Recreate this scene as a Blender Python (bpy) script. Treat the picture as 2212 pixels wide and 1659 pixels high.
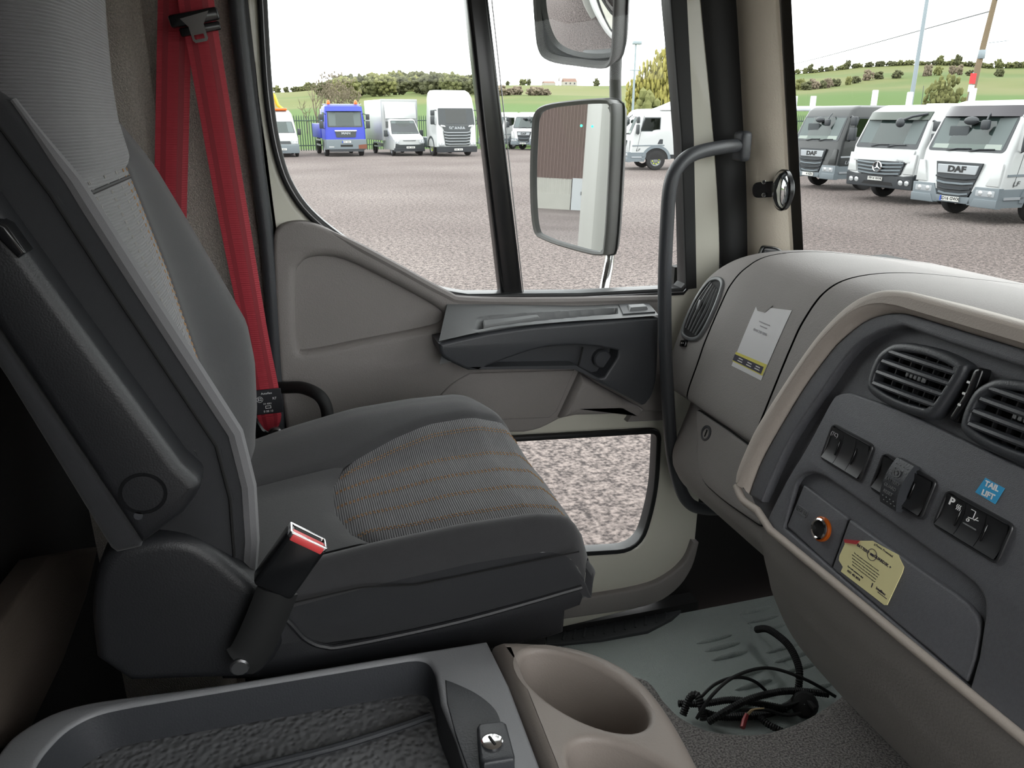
import bpy, bmesh, math, random
from math import sin, cos, pi, radians, sqrt, atan2, exp
from mathutils import Vector, Matrix
from mathutils.geometry import tessellate_polygon
random.seed(7)
for o in list(bpy.data.objects): bpy.data.objects.remove(o)
scene = bpy.context.scene
COL = scene.collection

# ------------------------------------------------------------------ camera
# X = forward in the cab, Y = towards the passenger door, Z = up (0 = yard ground); metres
FPX, CX, CY = 1662.0, 1106.0, 829.5
TH, PT = radians(16.6), radians(19.1)
CAM = Vector((0, 0, 2.2))
VF = Vector((sin(TH)*cos(PT), cos(TH)*cos(PT), -sin(PT)))
VR = Vector((cos(TH), -sin(TH), 0))
VU = VR.cross(VF)
cd = bpy.data.cameras.new('camera'); cam = bpy.data.objects.new('camera', cd); COL.objects.link(cam)
cd.sensor_width = 36; cd.lens = FPX/2212*36; cd.clip_start = .02; cd.clip_end = 3000
cam.matrix_world = Matrix(((VR.x, VU.x, -VF.x, CAM.x), (VR.y, VU.y, -VF.y, CAM.y), (VR.z, VU.z, -VF.z, CAM.z), (0, 0, 0, 1)))
scene.camera = cam
# ------------------------------------------------------------------ sky: even overcast
w = bpy.data.worlds.new('overcast_sky'); scene.world = w; w.use_nodes = True
bg = w.node_tree.nodes['Background']; bg.inputs[0].default_value = (.99, 1, 1, 1); bg.inputs[1].default_value = 4.4
scene.view_settings.view_transform = 'Standard'; scene.view_settings.look = 'None'
scene.view_settings.exposure = 0.14; scene.view_settings.gamma = 1.0
scene.view_settings.use_curve_mapping = False

# ------------------------------------------------------------------ measuring helpers (photo point -> place at a known depth)
def ray(x, y): return VF*FPX + VR*(x-CX) - VU*(y-CY)
def AX(x, y, X): d = ray(x, y); return CAM + d*((X-CAM.x)/d.x)
def AY(x, y, Y): d = ray(x, y); return CAM + d*((Y-CAM.y)/d.y)
def AZ(x, y, Z): d = ray(x, y); return CAM + d*((Z-CAM.z)/d.z)
def ASL(x, y, x0, z0, s):           # on the sloped plane X = x0 + s (z - z0)
    d = ray(x, y); return CAM + d*((x0 + s*(CAM.z-z0) - CAM.x)/(d.x - s*d.z))
def xz(pts, Y): return [(p.x, p.z) for p in (AY(x, y, Y) for x, y in pts)]
def xy(pts, Z): return [(p.x, p.y) for p in (AZ(x, y, Z) for x, y in pts)]
def lerp(a, b, t): return a + (b-a)*t
def sst(a, b, x):
    t = max(0., min(1., (x-a)/(b-a))); return t*t*(3-2*t)
def interp(x, pts):
    if x <= pts[0][0]: return pts[0][1]
    for (a, fa), (b, fb) in zip(pts, pts[1:]):
        if x <= b:
            return fa + (fb-fa)*(x-a)/(b-a)
    return pts[-1][1]
def spl(pts, n=6, closed=False):
    P = [Vector(p) for p in pts]; N = len(P); out = []
    rng = range(N) if closed else range(N-1)
    for i in rng:
        if closed: a, b, c, d = P[(i-1) % N], P[i], P[(i+1) % N], P[(i+2) % N]
        else: a, b, c, d = P[max(i-1, 0)], P[i], P[i+1], P[min(i+2, N-1)]
        for k in range(n):
            t = k/n
            out.append(.5*((2*b) + (c-a)*t + (2*a-5*b+4*c-d)*t*t + (3*b-a-3*c+d)*t**3))
    if not closed: out.append(P[-1].copy())
    return [tuple(v) for v in out]
def fillet(pts, r, n=4):
    # rounded corners on a closed polygon, r one value or one per corner
    out = []; N = len(pts)
    for i in range(N):
        p = Vector(pts[i]); a = Vector(pts[i-1]); b = Vector(pts[(i+1) % N])
        rr = r[i] if isinstance(r, (list, tuple)) else r
        rr = min(rr, (a-p).length*.49, (b-p).length*.49)
        if rr < 1e-6: out.append(tuple(p)); continue
        s = p+(a-p).normalized()*rr; e = p+(b-p).normalized()*rr
        for k in range(n+1):
            t = k/n; out.append(tuple(s*(1-t)**2 + p*2*t*(1-t) + e*t*t))
    return out
def rrect(x0, z0, x1, z1, r, n=4): return fillet([(x0, z0), (x1, z0), (x1, z1), (x0, z1)], r, n)
def circ(cx, cy, r, n=20, ry=None): return [(cx+r*cos(2*pi*i/n), cy+(ry or r)*sin(2*pi*i/n)) for i in range(n)]

# ------------------------------------------------------------------ materials
def lin(c):
    c = c/255.; return c/12.92 if c <= .04045 else ((c+.055)/1.055)**2.4
def rgb(c): return tuple(lin(v) for v in c) + (1,)
MATS = {}
def M(name, col, rough=.5, metal=0., spec=.5, bump=None, var=None, coat=0., emit=0., sheen=0.):
    """bump=(kind, scale, strength, dist); var=(scale, amount) colour mottling"""
    m = bpy.data.materials.new(name); m.use_nodes = True; MATS[name] = m
    nt = m.node_tree; b = nt.nodes['Principled BSDF']; L = nt.links.new
    b.inputs['Base Color'].default_value = rgb(col); b.inputs['Roughness'].default_value = rough
    b.inputs['Metallic'].default_value = metal; b.inputs['Specular IOR Level'].default_value = spec
    b.inputs['Coat Weight'].default_value = coat
    if sheen: b.inputs['Sheen Weight'].default_value = sheen
    if emit: b.inputs['Emission Color'].default_value = rgb(col); b.inputs['Emission Strength'].default_value = emit
    tc = nt.nodes.new('ShaderNodeTexCoord')
    if bump:
        kind, sc, st, dist = bump
        if kind == 'noise':
            t = nt.nodes.new('ShaderNodeTexNoise'); t.inputs['Scale'].default_value = sc; t.inputs['Detail'].default_value = 4; src = t.outputs[0]
        elif kind == 'cell':
            t = nt.nodes.new('ShaderNodeTexVoronoi'); t.inputs['Scale'].default_value = sc; t.feature = 'SMOOTH_F1'; src = t.outputs[0]
        else:
            t = nt.nodes.new('ShaderNodeTexWave'); t.bands_direction = kind; t.inputs['Scale'].default_value = sc
            t.inputs['Distortion'].default_value = .4; t.inputs['Detail'].default_value = 0; src = t.outputs[1]
        L(tc.outputs['Object'], t.inputs['Vector'])
        bp = nt.nodes.new('ShaderNodeBump'); bp.inputs['Strength'].default_value = st; bp.inputs['Distance'].default_value = dist
        L(src, bp.inputs['Height']); L(bp.outputs[0], b.inputs['Normal'])
        m['_bump'] = 1
    if var:
        sc, am = var
        n = nt.nodes.new('ShaderNodeTexNoise'); n.inputs['Scale'].default_value = sc; n.inputs['Detail'].default_value = 5
        L(tc.outputs['Object'], n.inputs['Vector'])
        mx = nt.nodes.new('ShaderNodeMix'); mx.data_type = 'RGBA'
        c = rgb(col); mx.inputs[6].default_value = tuple(v*(1-am) for v in c[:3])+(1,); mx.inputs[7].default_value = tuple(min(1, v*(1+am)) for v in c[:3])+(1,)
        L(n.outputs[0], mx.inputs[0]); L(mx.outputs[2], b.inputs['Base Color'])
    return m
def ramp_mat(name, tex, scale, stops, rough=.9, bump=0., bdist=.01, detail=6, distort=0., coords='Object', axis=None):
    """colour ramp over a procedural texture"""
    m = bpy.data.materials.new(name); m.use_nodes = True; MATS[name] = m
    nt = m.node_tree; b = nt.nodes['Principled BSDF']; L = nt.links.new
    b.inputs['Roughness'].default_value = rough; b.inputs['Specular IOR Level'].default_value = .25
    tc = nt.nodes.new('ShaderNodeTexCoord')
    if tex == 'noise':
        t = nt.nodes.new('ShaderNodeTexNoise'); t.inputs['Scale'].default_value = scale; t.inputs['Detail'].default_value = detail; t.inputs['Distortion'].default_value = distort
        out = t.outputs[0]
    elif tex == 'voronoi':
        t = nt.nodes.new('ShaderNodeTexVoronoi'); t.inputs['Scale'].default_value = scale; out = t.outputs[0]
    else:
        t = nt.nodes.new('ShaderNodeTexWave'); t.bands_direction = axis or 'X'; t.inputs['Scale'].default_value = scale; t.inputs['Distortion'].default_value = distort; out = t.outputs[1]
    L(tc.outputs[coords], t.inputs['Vector'])
    r = nt.nodes.new('ShaderNodeValToRGB'); cr = r.color_ramp
    while len(cr.elements) < len(stops): cr.elements.new(.5)
    for e, (p, c) in zip(cr.elements, stops): e.position = p; e.color = rgb(c)
    L(out, r.inputs[0]); L(r.outputs[0], b.inputs['Base Color'])
    if bump:
        bp = nt.nodes.new('ShaderNodeBump'); bp.inputs['Strength'].default_value = bump; bp.inputs['Distance'].default_value = bdist
        L(out, bp.inputs['Height']); L(bp.outputs[0], b.inputs['Normal'])
    return m
def glass_mat(name, tint=(1, 1, 1), refl=1.0):
    m = bpy.data.materials.new(name); m.use_nodes = True; MATS[name] = m
    nt = m.node_tree; nt.nodes.clear(); L = nt.links.new
    o = nt.nodes.new('ShaderNodeOutputMaterial'); mx = nt.nodes.new('ShaderNodeMixShader')
    t = nt.nodes.new('ShaderNodeBsdfTransparent'); t.inputs[0].default_value = tuple(tint)+(1,)
    g = nt.nodes.new('ShaderNodeBsdfGlossy'); g.inputs['Roughness'].default_value = .02
    f = nt.nodes.new('ShaderNodeFresnel'); f.inputs[0].default_value = 1.45
    mu = nt.nodes.new('ShaderNodeMath'); mu.operation = 'MULTIPLY'; mu.inputs[1].default_value = refl
    L(f.outputs[0], mu.inputs[0]); L(mu.outputs[0], mx.inputs[0]); L(t.outputs[0], mx.inputs[1]); L(g.outputs[0], mx.inputs[2]); L(mx.outputs[0], o.inputs[0])
    return m
# ------------------------------------------------------------------ mesh builder
class MB:
    def __init__(s, mtx=None): s.v = []; s.f = []; s.m = mtx
    def add(s, vs, fs):
        b = len(s.v)
        for p in vs:
            p = Vector(p); s.v.append(s.m @ p if s.m else p)
        s.f += [tuple(i+b for i in f) for f in fs]; return s
    def box(s, x0, y0, z0, x1, y1, z1):
        return s.add([(x, y, z) for z in (z0, z1) for y in (y0, y1) for x in (x0, x1)],
                     [(0, 2, 3, 1), (4, 5, 7, 6), (0, 1, 5, 4), (2, 6, 7, 3), (0, 4, 6, 2), (1, 3, 7, 5)])
    def rbox(s, x0, y0, z0, x1, y1, z1, r=.01, seg=2):
        bm = bmesh.new(); bmesh.ops.create_cube(bm, size=1)
        for v in bm.verts: v.co = Vector(((x0+x1)/2+v.co.x*(x1-x0), (y0+y1)/2+v.co.y*(y1-y0), (z0+z1)/2+v.co.z*(z1-z0)))
        r = min(r, abs(x1-x0)*.49, abs(y1-y0)*.49, abs(z1-z0)*.49)
        bmesh.ops.bevel(bm, geom=bm.edges[:], offset=r, segments=seg, affect='EDGES', profile=.5)
        return s.bm(bm)
    def bm(s, bm):
        bm.verts.index_update()
        s.add([v.co.copy() for v in bm.verts], [tuple(v.index for v in f.verts) for f in bm.faces]); bm.free(); return s
    def grid(s, fn, nu, nv, closeu=False):
        vs = []; nuu = nu if closeu else nu+1
        for j in range(nv+1):
            for i in range(nuu): vs.append(fn(i/nu, j/nv))
        fs = []
        for j in range(nv):
            for i in range(nu):
                a = j*nuu+i; b = j*nuu+(i+1) % nuu; fs.append((a, b, b+nuu, a+nuu))
        return s.add(vs, fs)
    def rings(s, rings, cap0=True, cap1=True):
        n = len(rings[0]); vs = [p for r in rings for p in r]; fs = []
        for j in range(len(rings)-1):
            for i in range(n):
                a = j*n+i; b = j*n+(i+1) % n; fs.append((a, b, b+n, a+n))
        if cap0: fs.append(tuple(range(n))[::-1])
        if cap1: fs.append(tuple((len(rings)-1)*n+i for i in range(n)))
        return s.add(vs, fs)
    def tube(s, path, r, n=10, caps=True, flat=1.0, up=None):
        P = [Vector(p) for p in path]; R = r if isinstance(r, (list, tuple)) else [r]*len(P)
        rings = []; prev = None
        for i, p in enumerate(P):
            t = (P[min(i+1, len(P)-1)]-P[max(i-1, 0)]).normalized()
            if prev is None:
                a = Vector(up) if up else (Vector((0, 0, 1)) if abs(t.z) < .9 else Vector((1, 0, 0)))
            else: a = prev
            a = (a - t*a.dot(t)).normalized(); b = t.cross(a); prev = a
            rings.append([p + a*R[i]*cos(2*pi*k/n) + b*R[i]*flat*sin(2*pi*k/n) for k in range(n)])
        return s.rings(rings, caps, caps)
    def strip(s, path, nrm, w, th):
        # flat band along a path; nrm = list of face normals or one
        P = [Vector(p) for p in path]; rings = []
        for i, p in enumerate(P):
            t = (P[min(i+1, len(P)-1)]-P[max(i-1, 0)]).normalized()
            n = Vector(nrm[i] if isinstance(nrm, list) else nrm); n = (n-t*n.dot(t)).normalized(); b = t.cross(n)
            ww = w[i] if isinstance(w, list) else w
            rings.append([p+b*ww/2+n*th/2, p+b*ww/2-n*th/2, p-b*ww/2-n*th/2, p-b*ww/2+n*th/2])
        return s.rings(rings)
    def lathe(s, prof, c, ax, n=20, cap0=False, cap1=False):
        ax = Vector(ax).normalized(); a = ax.orthogonal().normalized(); b = ax.cross(a); c = Vector(c)
        return s.rings([[c+ax*h+(a*cos(2*pi*k/n)+b*sin(2*pi*k/n))*r for k in range(n)] for r, h in prof], cap0, cap1)
    def disc(s, c, ax, r, th, n=18, bev=0.):
        pr = [(r, 0), (r, th-bev)] + ([(r-bev, th)] if bev else [])
        return s.lathe(pr, c, ax, n, True, True)
    def ball(s, c, rx, ry, rz, nu=10, nv=6, mtx=None):
        mt = mtx or Matrix.Identity(3)
        c = Vector(c); rings = []
        for j in range(nv+1):
            t = -pi/2+pi*j/nv; t = max(-1.5, min(1.5, t))
            rings.append([c+mt @ Vector((rx*cos(t)*cos(2*pi*i/nu), ry*cos(t)*sin(2*pi*i/nu), rz*sin(t))) for i in range(nu)])
        return s.rings(rings)
    def plate(s, outer, holes=(), fr=None, h0=0., h1=.01, bev=0., seg=3, hbev=None, back=True):
        fr = fr or (lambda a, b, h: (a, b, h))
        if hbev is None: hbev = bev
        def clean(P):
            out = []
            for p in P:
                p = Vector((p[0], p[1]))
                if not out or (p-out[-1]).length > 1e-6: out.append(p)
            if (out[0]-out[-1]).length < 1e-6: out.pop()
            return out
        def area(P): return sum(P[i-1].x*P[i].y-P[i].x*P[i-1].y for i in range(len(P)))/2
        def off(P, d):
            out = []; N = len(P)
            for i in range(N):
                e1 = (P[i]-P[i-1]).normalized(); e2 = (P[(i+1) % N]-P[i]).normalized()
                n1 = Vector((-e1.y, e1.x)); n2 = Vector((-e2.y, e2.x)); m = n1+n2
                if m.length < 1e-4: m = n1
                m.normalize(); k = max(.5, m.dot(n1)); out.append(P[i]+m*d/k)
            return out
        tops = []; bots = []
        loops = [(clean(outer), True)] + [(clean(h), False) for h in holes]
        for P, isout in loops:
            ccw = area(P) > 0
            if ccw != isout: P = P[::-1]     # outer ccw, holes cw: interior always on the left
            bv = bev if isout else hbev
            rings = [(P, h0)]
            if bv > 0:
                for k in range(seg+1):
                    t = k/seg*pi/2; rings.append((off(P, bv*(1-cos(t))) if k else P, h1-bv+bv*sin(t)))
            else: rings.append((P, h1))
            n = len(P); base = len(s.v); vs = []
            for R, h in rings: vs += [fr(p.x, p.y, h) for p in R]
            fs = []
            for j in range(len(rings)-1):
                for i in range(n):
                    a = j*n+i; b = j*n+(i+1) % n; fs.append((a, b, b+n, a+n))
            s.add(vs, fs)
            tops.append((rings[-1][0], base+(len(rings)-1)*n)); bots.append((rings[0][0], base))
        for lst, flip in ((tops, False), (bots, True)):
            if flip and not back: continue
            idx = [b+i for P, b in lst for i in range(len(P))]
            tr = tessellate_polygon([[Vector((p.x, p.y, 0)) for p in P] for P, b in lst])
            co = [p for P, b in lst for p in P]
            for t in tr:
                a, b, c = t
                if (co[b]-co[a]).cross(co[c]-co[a]) < 0: b, c = c, b
                s.f.append((idx[a], idx[c], idx[b]) if flip else (idx[a], idx[b], idx[c]))
        return s
    def mesh(s, name, recalc=True, smooth=38):
        me = bpy.data.meshes.new(name); me.from_pydata([tuple(v) for v in s.v], [], s.f); me.validate()
        if recalc:
            bm = bmesh.new(); bm.from_mesh(me); bmesh.ops.recalc_face_normals(bm, faces=bm.faces[:]); bm.to_mesh(me); bm.free()
        if smooth:
            me.polygons.foreach_set('use_smooth', [True]*len(me.polygons)); me.set_sharp_from_angle(angle=radians(smooth))
        me.update(); return me
    def obj(s, name, mat, parent=None, local=False, smooth=38, label=None, recalc=True):
        o = bpy.data.objects.new(name, s.mesh(name, recalc, smooth)); COL.objects.link(o)
        o.data.materials.append(MATS[mat] if isinstance(mat, str) else mat)
        adopt(o, parent, local)
        if label: o['label'] = label
        return o
def adopt(o, parent, local=False):
    if parent is None: return
    o.parent = parent
    if not local and parent.parent is None and parent.type == 'EMPTY': o.matrix_parent_inverse = parent.matrix_basis.inverted()
def tag(o, label, cat, group=None, kind=None):
    o['label'] = label; o['category'] = cat
    if group: o['group'] = group
    if kind: o['kind'] = kind
    return o
def thing(name, label, cat, loc=(0, 0, 0), rz=0., group=None, kind=None):
    o = bpy.data.objects.new(name, None); COL.objects.link(o); o.empty_display_size = .1
    o.location = loc; o.rotation_euler = (0, 0, rz)
    return tag(o, label, cat, group, kind)
def frame(o, ax, ay):
    ax = Vector(ax).normalized(); az = ax.cross(Vector(ay)).normalized(); ay = az.cross(ax); o = Vector(o)
    return Matrix(((ax.x, ay.x, az.x, o.x), (ax.y, ay.y, az.y, o.y), (ax.z, ay.z, az.z, o.z), (0, 0, 0, 1)))
def share(name, src, parent, mtx, local=True):
    o = bpy.data.objects.new(name, src if isinstance(src, bpy.types.Mesh) else src.data); COL.objects.link(o)
    adopt(o, parent, local); o.matrix_basis = mtx; return o
def text(s, size, mtx, mat, parent=None, name='lettering', ext=.0004, bold=0., align='CENTER', local=False, sx=1., shear=0.):
    cu = bpy.data.curves.new('t', 'FONT'); cu.body = s; cu.size = size; cu.align_x = align; cu.align_y = 'CENTER'
    cu.extrude = ext; cu.offset = bold; cu.resolution_u = 3; cu.shear = shear
    t = bpy.data.objects.new('t', cu); COL.objects.link(t)
    bpy.context.view_layer.update()
    me = bpy.data.meshes.new_from_object(t.evaluated_get(bpy.context.evaluated_depsgraph_get()))
    bpy.data.objects.remove(t); bpy.data.curves.remove(cu)
    me.transform(Matrix.Diagonal((sx, 1, 1, 1))); me.transform(mtx)
    o = bpy.data.objects.new(name, me); COL.objects.link(o); me.materials.clear(); me.materials.append(MATS[mat]); adopt(o, parent, local)
    return o
# plates parallel to the door (front face towards the driver, -Y) / flat plates (front up)
def FY(Y): return lambda a, b, h: (a, Y-h, b)
def FZ(Z): return lambda a, b, h: (a, b, Z+h)

# ------------------------------------------------------------------ material library
M('cream_paint', (205, 203, 190), .35, coat=.3)
M('trim_grey', (134, 129, 127), .55, bump=('noise', 420, .35, .002))
M('dash_grey', (144, 140, 138), .7, spec=.3, bump=('noise', 380, .4, .002), var=(7, .06))
M('rim_beige', (174, 165, 156), .6, spec=.35, bump=('noise', 420, .3, .002))
M('dark_plastic', (60, 62, 66), .42, bump=('noise', 500, .25, .0015))
M('facia_black', (90, 91, 95), .5, bump=('noise', 900, .5, .0015), var=(260, .18))
M('satin_grey', (105, 107, 108), .38, bump=('noise', 500, .2, .001))
M('gloss_black', (22, 23, 25), .22)
M('matt_black', (14, 14, 15), .75)
M('rubber', (24, 25, 26), .65)
M('scuff_grey', (58, 61, 63), .6)
M('seal_black', (26, 27, 29), .38)
M('switch_black', (46, 47, 49), .3)
M('fabric_dark', (52, 52, 54), .92, bump=('noise', 900, .5, .001), var=(55, .10), sheen=.25)
M('seat_plastic', (33, 34, 37), .45, bump=('noise', 500, .25, .0015))
M('pillar_trim', (200, 191, 176), .6, bump=('noise', 300, .3, .002))
M('fabric_side', (38, 39, 42), .9, bump=('noise', 900, .4, .001), var=(30, .08), sheen=.15)
M('fabric_rib_seat', (88, 88, 90), .9, bump=('X', 95, .9, .0015), var=(24, .16), sheen=.25)
M('fabric_rib_back', (104, 104, 106), .9, bump=('Z', 90, .9, .0015), var=(20, .12), sheen=.25)
M('fabric_pipe', (112, 112, 114), .95, bump=('noise', 900, .4, .001), sheen=.2)
M('thread_brown', (160, 124, 84), .8)
M('thread_grey', (150, 148, 146), .8)
M('belt_red', (176, 48, 62), .6, bump=('Z', 75, .4, .0008), var=(4, .12))
M('belt_edge', (140, 24, 40), .6)
M('red_plastic', (232, 82, 84), .35)
M('carpet_wall', (184, 177, 169), 1., bump=('noise', 420, 1., .004), var=(330, .55))
ramp_mat('carpet_tunnel', 'noise', 300, [(.36, (82, 80, 79)), (.64, (138, 135, 132))], rough=1., bump=1., bdist=.005, detail=2)
M('rubber_mat', (160, 169, 165), .6, bump=('noise', 260, .8, .003), var=(5, .12))
M('tray_mat', (104, 105, 107), .42, bump=('cell', 150, .9, .0034))
M('console_grey', (134, 135, 138), .45, bump=('noise', 420, .3, .0015), var=(9, .08))
M('console_dark', (58, 60, 64), .45, bump=('noise', 420, .3, .0015))
M('chrome', (225, 225, 225), .12, metal=1.)
M('steel', (150, 150, 152), .35, metal=1.)
M('mirror', (235, 238, 240), .01, metal=1.)
M('amber', (170, 80, 14), .25)
M('paper', (206, 205, 206), .7)
M('paper_yellow', (226, 218, 164), .5, var=(30, .06))
M('ink', (48, 44, 60), .7)
M('ink_grey', (150, 148, 152), .7)
M('ink_yellow', (206, 196, 90), .7)
M('sticker_blue', (62, 164, 214), .4)
M('white_print', (232, 232, 232), .5)
M('label_black', (34, 35, 40), .5)
M('wire_red', (176, 62, 66), .45)
M('wire_cream', (206, 180, 140), .5)
M('cup_beige', (152, 143, 136), .5, bump=('noise', 420, .25, .0015), var=(30, .05))
M('skirt_grey', (132, 128, 125), .58, bump=('noise', 300, .4, .002))
M('rear_black', (22, 22, 24), .8)
M('headliner', (190, 188, 180), .95)
M('brown_trim', (84, 75, 68), .7, bump=('noise', 300, .4, .002))
M('mirror_shell', (74, 74, 73), .5, bump=('noise', 400, .3, .001))
M('led_green', (60, 255, 190), .3, emit=3.)
glass_mat('window_glass', (.97, .985, .98), .3)
glass_mat('screen_glass', (.83, .86, .85), .5)
# ================================================================== the cab shell
def grow(P, d):
    P = [Vector(p[:2]) for p in P]; N = len(P)
    ar = sum(P[i-1].x*P[i].y-P[i].x*P[i-1].y for i in range(N)); s = -1 if ar > 0 else 1; out = []
    for i in range(N):
        e1 = (P[i]-P[i-1]).normalized(); e2 = (P[(i+1) % N]-P[i]).normalized()
        m = Vector((-e1.y, e1.x))+Vector((-e2.y, e2.x)); m.normalize(); k = max(.5, m.dot(Vector((-e1.y, e1.x))))
        out.append(tuple(P[i]+m*(s*d/k)))
    return out
YD = 1.60
FLZ = .90
S_ = 'structure'
# ---- floor with its moulded grip ribs
fl = MB()
fl.plate(rrect(-.62, -.46, 1.50, 1.60, .01), fr=FZ(FLZ), h0=-.05, h1=0)
floor = fl.obj('floor', 'rubber_mat'); tag(floor, 'grey-green textured rubber floor mat with raised oval grip ribs', 'floor', kind=S_)
rib = MB().ball((0, 0, 0), .055, .0085, .011, 12, 6).mesh('grip_rib')
rib.materials.append(MATS['rubber_mat'])
RD = (AZ(1665, 1313, FLZ)-AZ(1602, 1328, FLZ)); ra = atan2(RD.y, RD.x)
for px, py in [(1634, 1320), (1650, 1339), (1668, 1357), (1543, 1381), (1561, 1398), (1576, 1417), (1692, 1401), (1712, 1421), (1733, 1443), (1609, 1457), (1628, 1480), (1646, 1503), (1765, 1488), (1590, 1530), (1700, 1530), (1735, 1296), (1755, 1318), (1775, 1340), (1800, 1380)]:
    p = AZ(px, py, FLZ); share('grip_rib', rib, floor, Matrix.Translation(p) @ Matrix.Rotation(ra, 4, 'Z'))
# ---- wheel-arch side hump of the mat towards the firewall
tag(MB().grid(lambda u, v: (lerp(1.12, 1.46, u), lerp(1.58, .2, v), FLZ+.002+.22*sst(.25, 1, u)), 14, 4).obj('floor_toe_board', 'rubber_mat', recalc=False), 'rubber mat rising to the toe board under the dashboard', 'floor', kind=S_)
# ---- scuff plate of the door step
sc = thing('trim_1', 'black ribbed scuff plate along the passenger door sill', 'scuff plate', (.7, 1.52, FLZ), kind=S_)
scl = xy([(1180, 1392), (1300, 1380), (1400, 1362), (1452, 1335), (1482, 1308), (1492, 1290), (1470, 1290), (1440, 1308), (1380, 1330), (1300, 1345), (1180, 1358)], FLZ+.01)
MB().plate(scl, fr=FZ(FLZ), h0=0, h1=.010, bev=.003).obj('plate', 'scuff_grey', sc)
for i in range(11):
    a = AZ(lerp(1215, 1440, i/10), lerp(1383, 1340, (i/10)**1.3), FLZ+.01); b = AZ(lerp(1222, 1436, i/10), lerp(1360, 1316, (i/10)**1.3), FLZ+.01)
    MB().tube([a, b], .0035, 6).obj('rib', 'scuff_grey', sc)
# ---- shell
def shell(name, mb, mat, label, cat): return tag(mb.obj(name, mat, smooth=0), label, cat, kind=S_)
shell('ceiling', MB().box(-.62, -.46, 2.70, 1.12, 1.66, 2.76), 'headliner', 'pale fabric headliner of the truck cab', 'ceiling')
shell('wall_rear', MB().box(-.62, -.46, .85, -.43, 1.66, 2.72), 'rear_black', 'dark rear wall of the cab behind the seat', 'wall')
shell('wall_front', MB().box(1.47, -.46, .85, 1.52, 1.66, 1.86), 'matt_black', 'dark bulkhead beneath the windscreen', 'wall')
wl = MB()      # rear side panel beside the belts: two carpet panels meeting in a soft vertical fold
def side_fn(u, v):
    x = lerp(-.56, -.045, u); z = lerp(.85, 2.72, v)
    return (x, 1.625-.030*sst(-.215, -.185, x)*0 - .028*(1-sst(-.235, -.195, x)) + .012*exp(-((x+.205)/.012)**2), z)
wl.grid(side_fn, 60, 4)
wl.box(-.60, 1.64, .85, -.03, 1.66, 2.72)
tag(wl.obj('wall_left', 'carpet_wall', recalc=False), 'mottled grey carpeted side panel behind the red seat belt', 'wall', kind=S_)
wr = MB().plate([(-.62, .85), (1.5, .85), (1.45, 1.9), (1.12, 2.72), (-.62, 2.72)], [rrect(.0, 1.05, 1.0, 2.62, .08)], fr=FY(-.44), h0=-.02, h1=.02)
shell('wall_right', wr, 'trim_grey', 'unseen driver side wall of the cab, doorway opened up to let in light', 'wall')  # doorway cut wide to bring more light into the cab
bs = MB().plate([(.90, .80), (1.5, .80), (1.5, 1.72), (1.18, 1.86), (.90, 1.86)], fr=FY(1.66), h0=-.02, h1=.01)
shell('wall_front_side', bs, 'matt_black', 'bodywork ahead of the passenger door, blackened to stand for under-dash shadow', 'wall')  # black colour stands in for the shadow under the dash
# B pillar: dark padded strip behind the door
bp = [AY(x, y, 1.585) for x, y in [(498, -160), (510, 0), (533, 200), (553, 340), (577, 520), (591, 700), (599, 850), (602, 960)]]
pil = MB().tube(spl([tuple(p) for p in bp], 4), .0145, 12, flat=1.1)
pil.rings([[(p.x-.012, 1.60, p.z), (p.x+.02, 1.60, p.z), (p.x+.02, 1.66, p.z), (p.x-.012, 1.66, p.z)] for p in [bp[0]+Vector((0, 0, .2))]+bp+[Vector((-.04, 1.6, .9))]])
tag(pil.obj('trim_2', 'dark_plastic'), 'dark padded strip on the pillar behind the passenger door', 'pillar trim', kind=S_)

# ---- passenger door
door = thing('door_1', 'cream passenger door with grey trim panel, dark armrest and low window', 'door', (.48, 1.62, .93), kind=S_)
win = xz(spl([(578, 0), (590, 200), (612, 335), (645, 415), (700, 477), (800, 548), (900, 602), (955, 624), (1010, 634)], 5)+[(1250, 632), (1470, 621)]+spl([(1478, 612), (1477, 520), (1470, 300), (1445, 0)], 3), YD)
win = [(.022, 2.60)] + win + [(.795, 2.60)]
lowin = fillet(xz([(1040, 958), (1418, 936), (1412, 1070), (1378, 1184), (1040, 1204)], YD), [.02, .018, .12, .06, .02], 6)
skin_out = fillet([(-.022, 2.66), (-.022, .925), (.62, .925), (.99, .955), (1.0, 1.9), (.895, 2.45), (.855, 2.66)], [.03, .03, .1, .16, .2, .2, .03], 6)
MB().plate(skin_out, [grow(win, .016), grow(lowin, .012)], fr=FY(YD), h0=-.045, h1=0, bev=.006, hbev=.012).obj('door_skin', 'cream_paint', door)
sl = MB().plate(grow(win, .018), [win], fr=FY(YD), h0=-.035, h1=.006, bev=.004).obj('window_seal', 'seal_black', door)
highlight_path = [(x, YD-.008, z) for x, z in grow(win, .009)][1:-1]
MB().tube(highlight_path, .0012, 6).obj('seal_highlight', 'steel', sl)  # thin bright tube standing in for the highlight along the seal
MB().plate(grow(lowin, .013), [lowin], fr=FY(YD), h0=-.03, h1=.004, bev=.003).obj('low_window_seal', 'seal_black', door)
mt0, mt1 = AY(1007, 0, 1.61), AY(1055, 0, 1.61); mb0, mb1 = AY(1082, 640, 1.61), AY(1130, 640, 1.61)
ex = lambda a, b: a+(a-b)*.36
mull = [(ex(mt0, mb0).x, ex(mt0, mb0).z), (mb0.x, mb0.z), (mb1.x, mb1.z), (ex(mt1, mb1).x, ex(mt1, mb1).z)]
MB().plate(mull, fr=FY(1.615), h0=-.02, h1=.012, bev=.009).obj('window_divider', 'gloss_black', door)
mid = [((mull[0][0]+mull[3][0])/2, 2.62), ((mull[1][0]+mull[2][0])/2, 1.80)]
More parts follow.
